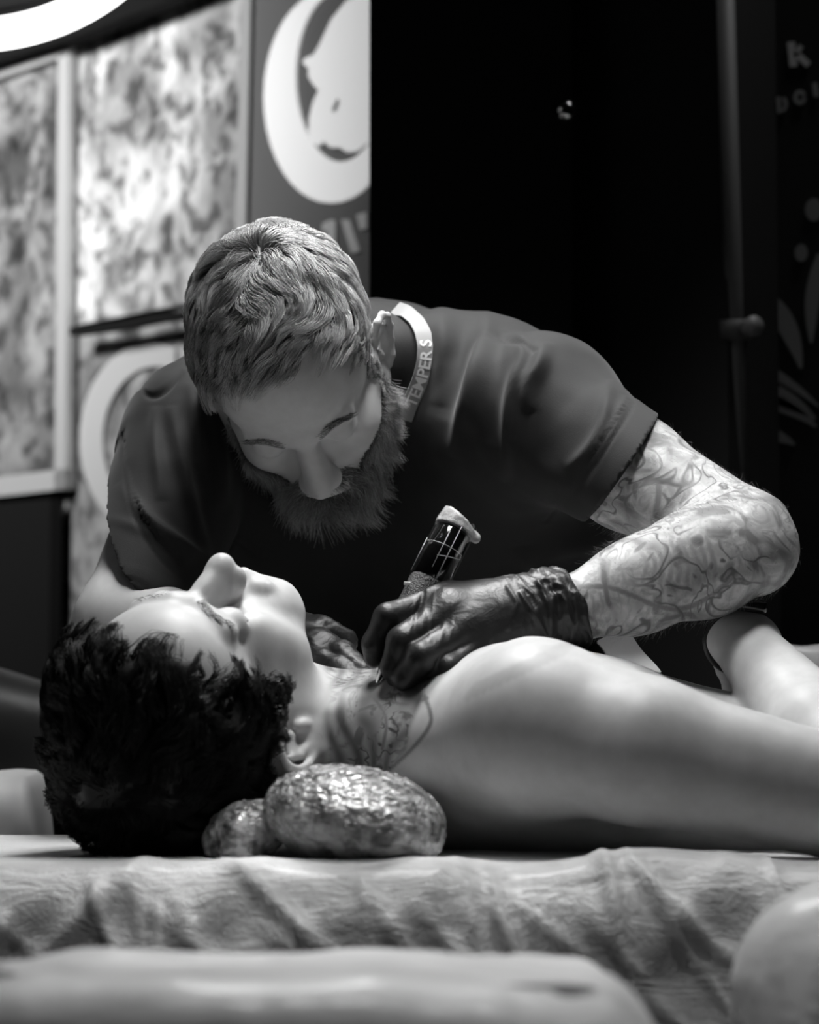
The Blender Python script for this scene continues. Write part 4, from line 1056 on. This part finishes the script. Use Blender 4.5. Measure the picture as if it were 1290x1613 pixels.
MB().box(at(.575)+(-s1 if s1[0] > 0 else s1)*.0135+np.array([0, -.0095, 0]), (.009, .0015, .003), rotm('y', 5), .0006).build('grip_mark', mat('white_mark', .8, .4, .5), mac)
m_body = mat('gloss_black', .006, .08, .8); m_body.node_tree.nodes['Principled BSDF'].inputs['Coat Weight'].default_value = .6
MB().tube([at(.63), at(.64), at(.935), at(.94)], [.0140, .0158, .0158, .0150], 48).build('body', m_body, mac, True)
m_sleeve = mat('clear_sleeve', .5, .1, .8); g = NG(m_sleeve)
tr = g.n('ShaderNodeBsdfTransparent'); mx = g.n('ShaderNodeMixShader'); mx.inputs[0].default_value = .10
gl = g.n('ShaderNodeBsdfGlossy'); gl.inputs['Roughness'].default_value = .08
g.l(tr.outputs[0], mx.inputs[1]); g.l(gl.outputs[0], mx.inputs[2]); g.l(mx.outputs[0], g.t.nodes['Material Output'].inputs[0])
b = MB(); sl = []
for k in range(40):
    a = 2*PI*k/40; sl.append(a)
b.tube([at(.60), at(.80), at(1.0)], [.0176, .0174, .0176], 40, False)
b.build('film_sleeve', m_sleeve, mac, True)
m_edge = mat('film_crease', .8, .25, .6)
def rimp(t, a, r=.0178): return at(t)+r*(math.cos(a)*s1+math.sin(a)*s2)
fa_ = math.atan2(nrm(-P(0, 0, 1)+0)[1]*0-1*s2[1], -1*s1[1]) if False else math.atan2(-s2[1], -s1[1])   # angle facing the camera
b = MB()
b.tube([rimp(t, fa_+.25) for t in (.63, .8, .95)], .00022, 6)
b.tube([rimp(t, fa_-.15) for t in (.68, .8, .90)], .00018, 6)
b.tube([rimp(.82, a) for a in np.linspace(fa_-1.2, fa_+1.0, 24)], .00016, 6)
b.tube([rimp(.80-.05*k/12, fa_+1.1-1.3*k/12) for k in range(13)], .00014, 6)
b.tube([rimp(t, fa_-1.35) for t in (.64, .75, .84)], .0002, 6)
b.build('film_creases', m_edge, mac, True)
m_cap = mat('crumpled_film', .55, .12, .9); m_cap.node_tree.nodes['Principled BSDF'].inputs['Coat Weight'].default_value = .8
g = NG(m_cap); g.bump(g.noise(g.obj(), 330, 4, .7, 1.5), .8, .002)
g_ = S(); sr_ = s1 if s1[0] > 0 else -s1; g_.cone(at(.93), at(1.05), .0182, .0160, .002); g_.plane(at(.945), -axm, .0); g_.plane(at(1.015)+sr_*0, nrm(axm+sr_*.35), .002); g_.cone(at(.965)+sr_*.012, at(.96)+sr_*.0185, .006, .0045, .003)
V, F = polygonise(g_, at(.98)-.045, at(.98)+.045, .0012); N = vnormals(V, F); V = V+N*(.0006*fbm(V*230, 2, 95))[:, None]
link_mesh('film_cap', V, F, m_cap, mac)
# ------------------------------------------------------------------ lanyard with lettering
def on_shirt(x, y):
    d = 2.35
    for _ in range(120):
        p = P(x, y, d); e = float(min(T.ev(p[None].astype(np.float32), True)[0], B.ev(p[None].astype(np.float32), True)[0]))
        if e < .002: break
        d += max(e*.7, .0008)
        if d > 3.0: break
    return P(x, y, d-.003)
cl = [(622, 486), (640, 492), (656, 504), (666, 522), (671, 545), (670, 570), (664, 595), (655, 618), (645, 640), (636, 662)]
cp = np.array([on_shirt(x, y) for x, y in cl]); cp[:, 1] = np.convolve(np.r_[cp[0, 1], cp[:, 1], cp[-1, 1]], [.25, .5, .25], 'valid')-.004
tt = np.linspace(0, len(cl)-1, 80); C = np.stack([np.interp(tt, range(len(cl)), cp[:, k]) for k in range(3)], 1)
for _ in range(6): C[1:-1] = (C[:-2]+2*C[1:-1]+C[2:])/4
Tn = np.gradient(C, axis=0); Tn /= np.linalg.norm(Tn, axis=1)[:, None]; nv = np.array([.25, -1, .25]); Bn = np.cross(Tn, nv); Bn /= np.linalg.norm(Bn, axis=1)[:, None]; Nv = np.cross(Bn, Tn)
if Nv[10][1] > 0: Nv = -Nv
hw = .0078; V = []; F = []
for i in range(80):
    V += [C[i]-Bn[i]*hw, C[i]+Bn[i]*hw, C[i]+Bn[i]*hw-Nv[i]*.0012, C[i]-Bn[i]*hw-Nv[i]*.0012]
for i in range(79):
    a, b_ = i*4, i*4+4
    for j in range(4): F.append((a+j, a+(j+1) % 4, b_+(j+1) % 4, b_+j))
lan = link_mesh('lanyard', np.array(V), F, mat('grey_webbing', .30, .6, .3), art, False)
Lc_ = np.r_[0, np.cumsum(np.linalg.norm(np.diff(C, axis=0), axis=1))]
tc = bpy.data.curves.new('lettering', 'FONT'); tc.body = 'TEMPER S'; tc.size = .0165; tc.extrude = .0; tc.space_character = .92; tc.offset = .0003; tc.resolution_u = 3
to = bpy.data.objects.new('lettering_source', tc); COL.objects.link(to); bpy.context.view_layer.update()
me = to.evaluated_get(bpy.context.evaluated_depsgraph_get()).to_mesh()
tv = np.array([v.co[:] for v in me.vertices]); tf = [tuple(p.vertices) for p in me.polygons]
to.to_mesh_clear() if hasattr(to, 'to_mesh_clear') else None
COL.objects.unlink(to); bpy.data.objects.remove(to)
tw = tv[:, 0].max(); send = np.interp(640, [c[1] for c in cl], np.interp(range(len(cl)), np.linspace(0, len(cl)-1, 80), Lc_))
# text runs upward along the strap: start low, end near the collar
s_at = send-tv[:, 0]*(.066/tw)
side = 1 if Bn[40][0] > 0 else -1
v_at = (tv[:, 1]-tv[:, 1].max()/2)*.92
LV = np.stack([np.interp(s_at, Lc_, C[:, k])-np.interp(s_at, Lc_, Bn[:, k])*v_at*side+np.interp(s_at, Lc_, Nv[:, k])*.0006 for k in range(3)], 1)
link_mesh('lettering', LV, tf, mat('white_lettering', .85, .5, .4), lan, False)
# paper towel on the far side of the chest
q = [P(940, 1010, 2.62), P(990, 992, 2.60), P(1042, 1062, 2.50), P(980, 1075, 2.50)]
b = MB(); n_ = 14; Vp = []
for i in range(n_+1):
    for j in range(n_+1):
        s_, t_ = i/n_, j/n_; p = (1-s_)*(1-t_)*q[0]+s_*(1-t_)*q[1]+s_*t_*q[2]+(1-s_)*t_*q[3]; Vp.append(p+(0, 0, .002*math.sin(3*s_+5*t_)))
Fp = [(i*(n_+1)+j, i*(n_+1)+j+1, (i+1)*(n_+1)+j+1, (i+1)*(n_+1)+j) for i in range(n_) for j in range(n_)]
nV = len(Vp); Vp += [p+np.array([0, .0015, -.0015]) for p in Vp]; Fp += [tuple(k+nV for k in f)[::-1] for f in Fp]
tag(link_mesh('paper_towel', np.array(Vp), Fp, mat('soft_paper', .42, .8, .2), None), 'plain folded paper towel lying on the chest below the tattooed forearm', 'towel')
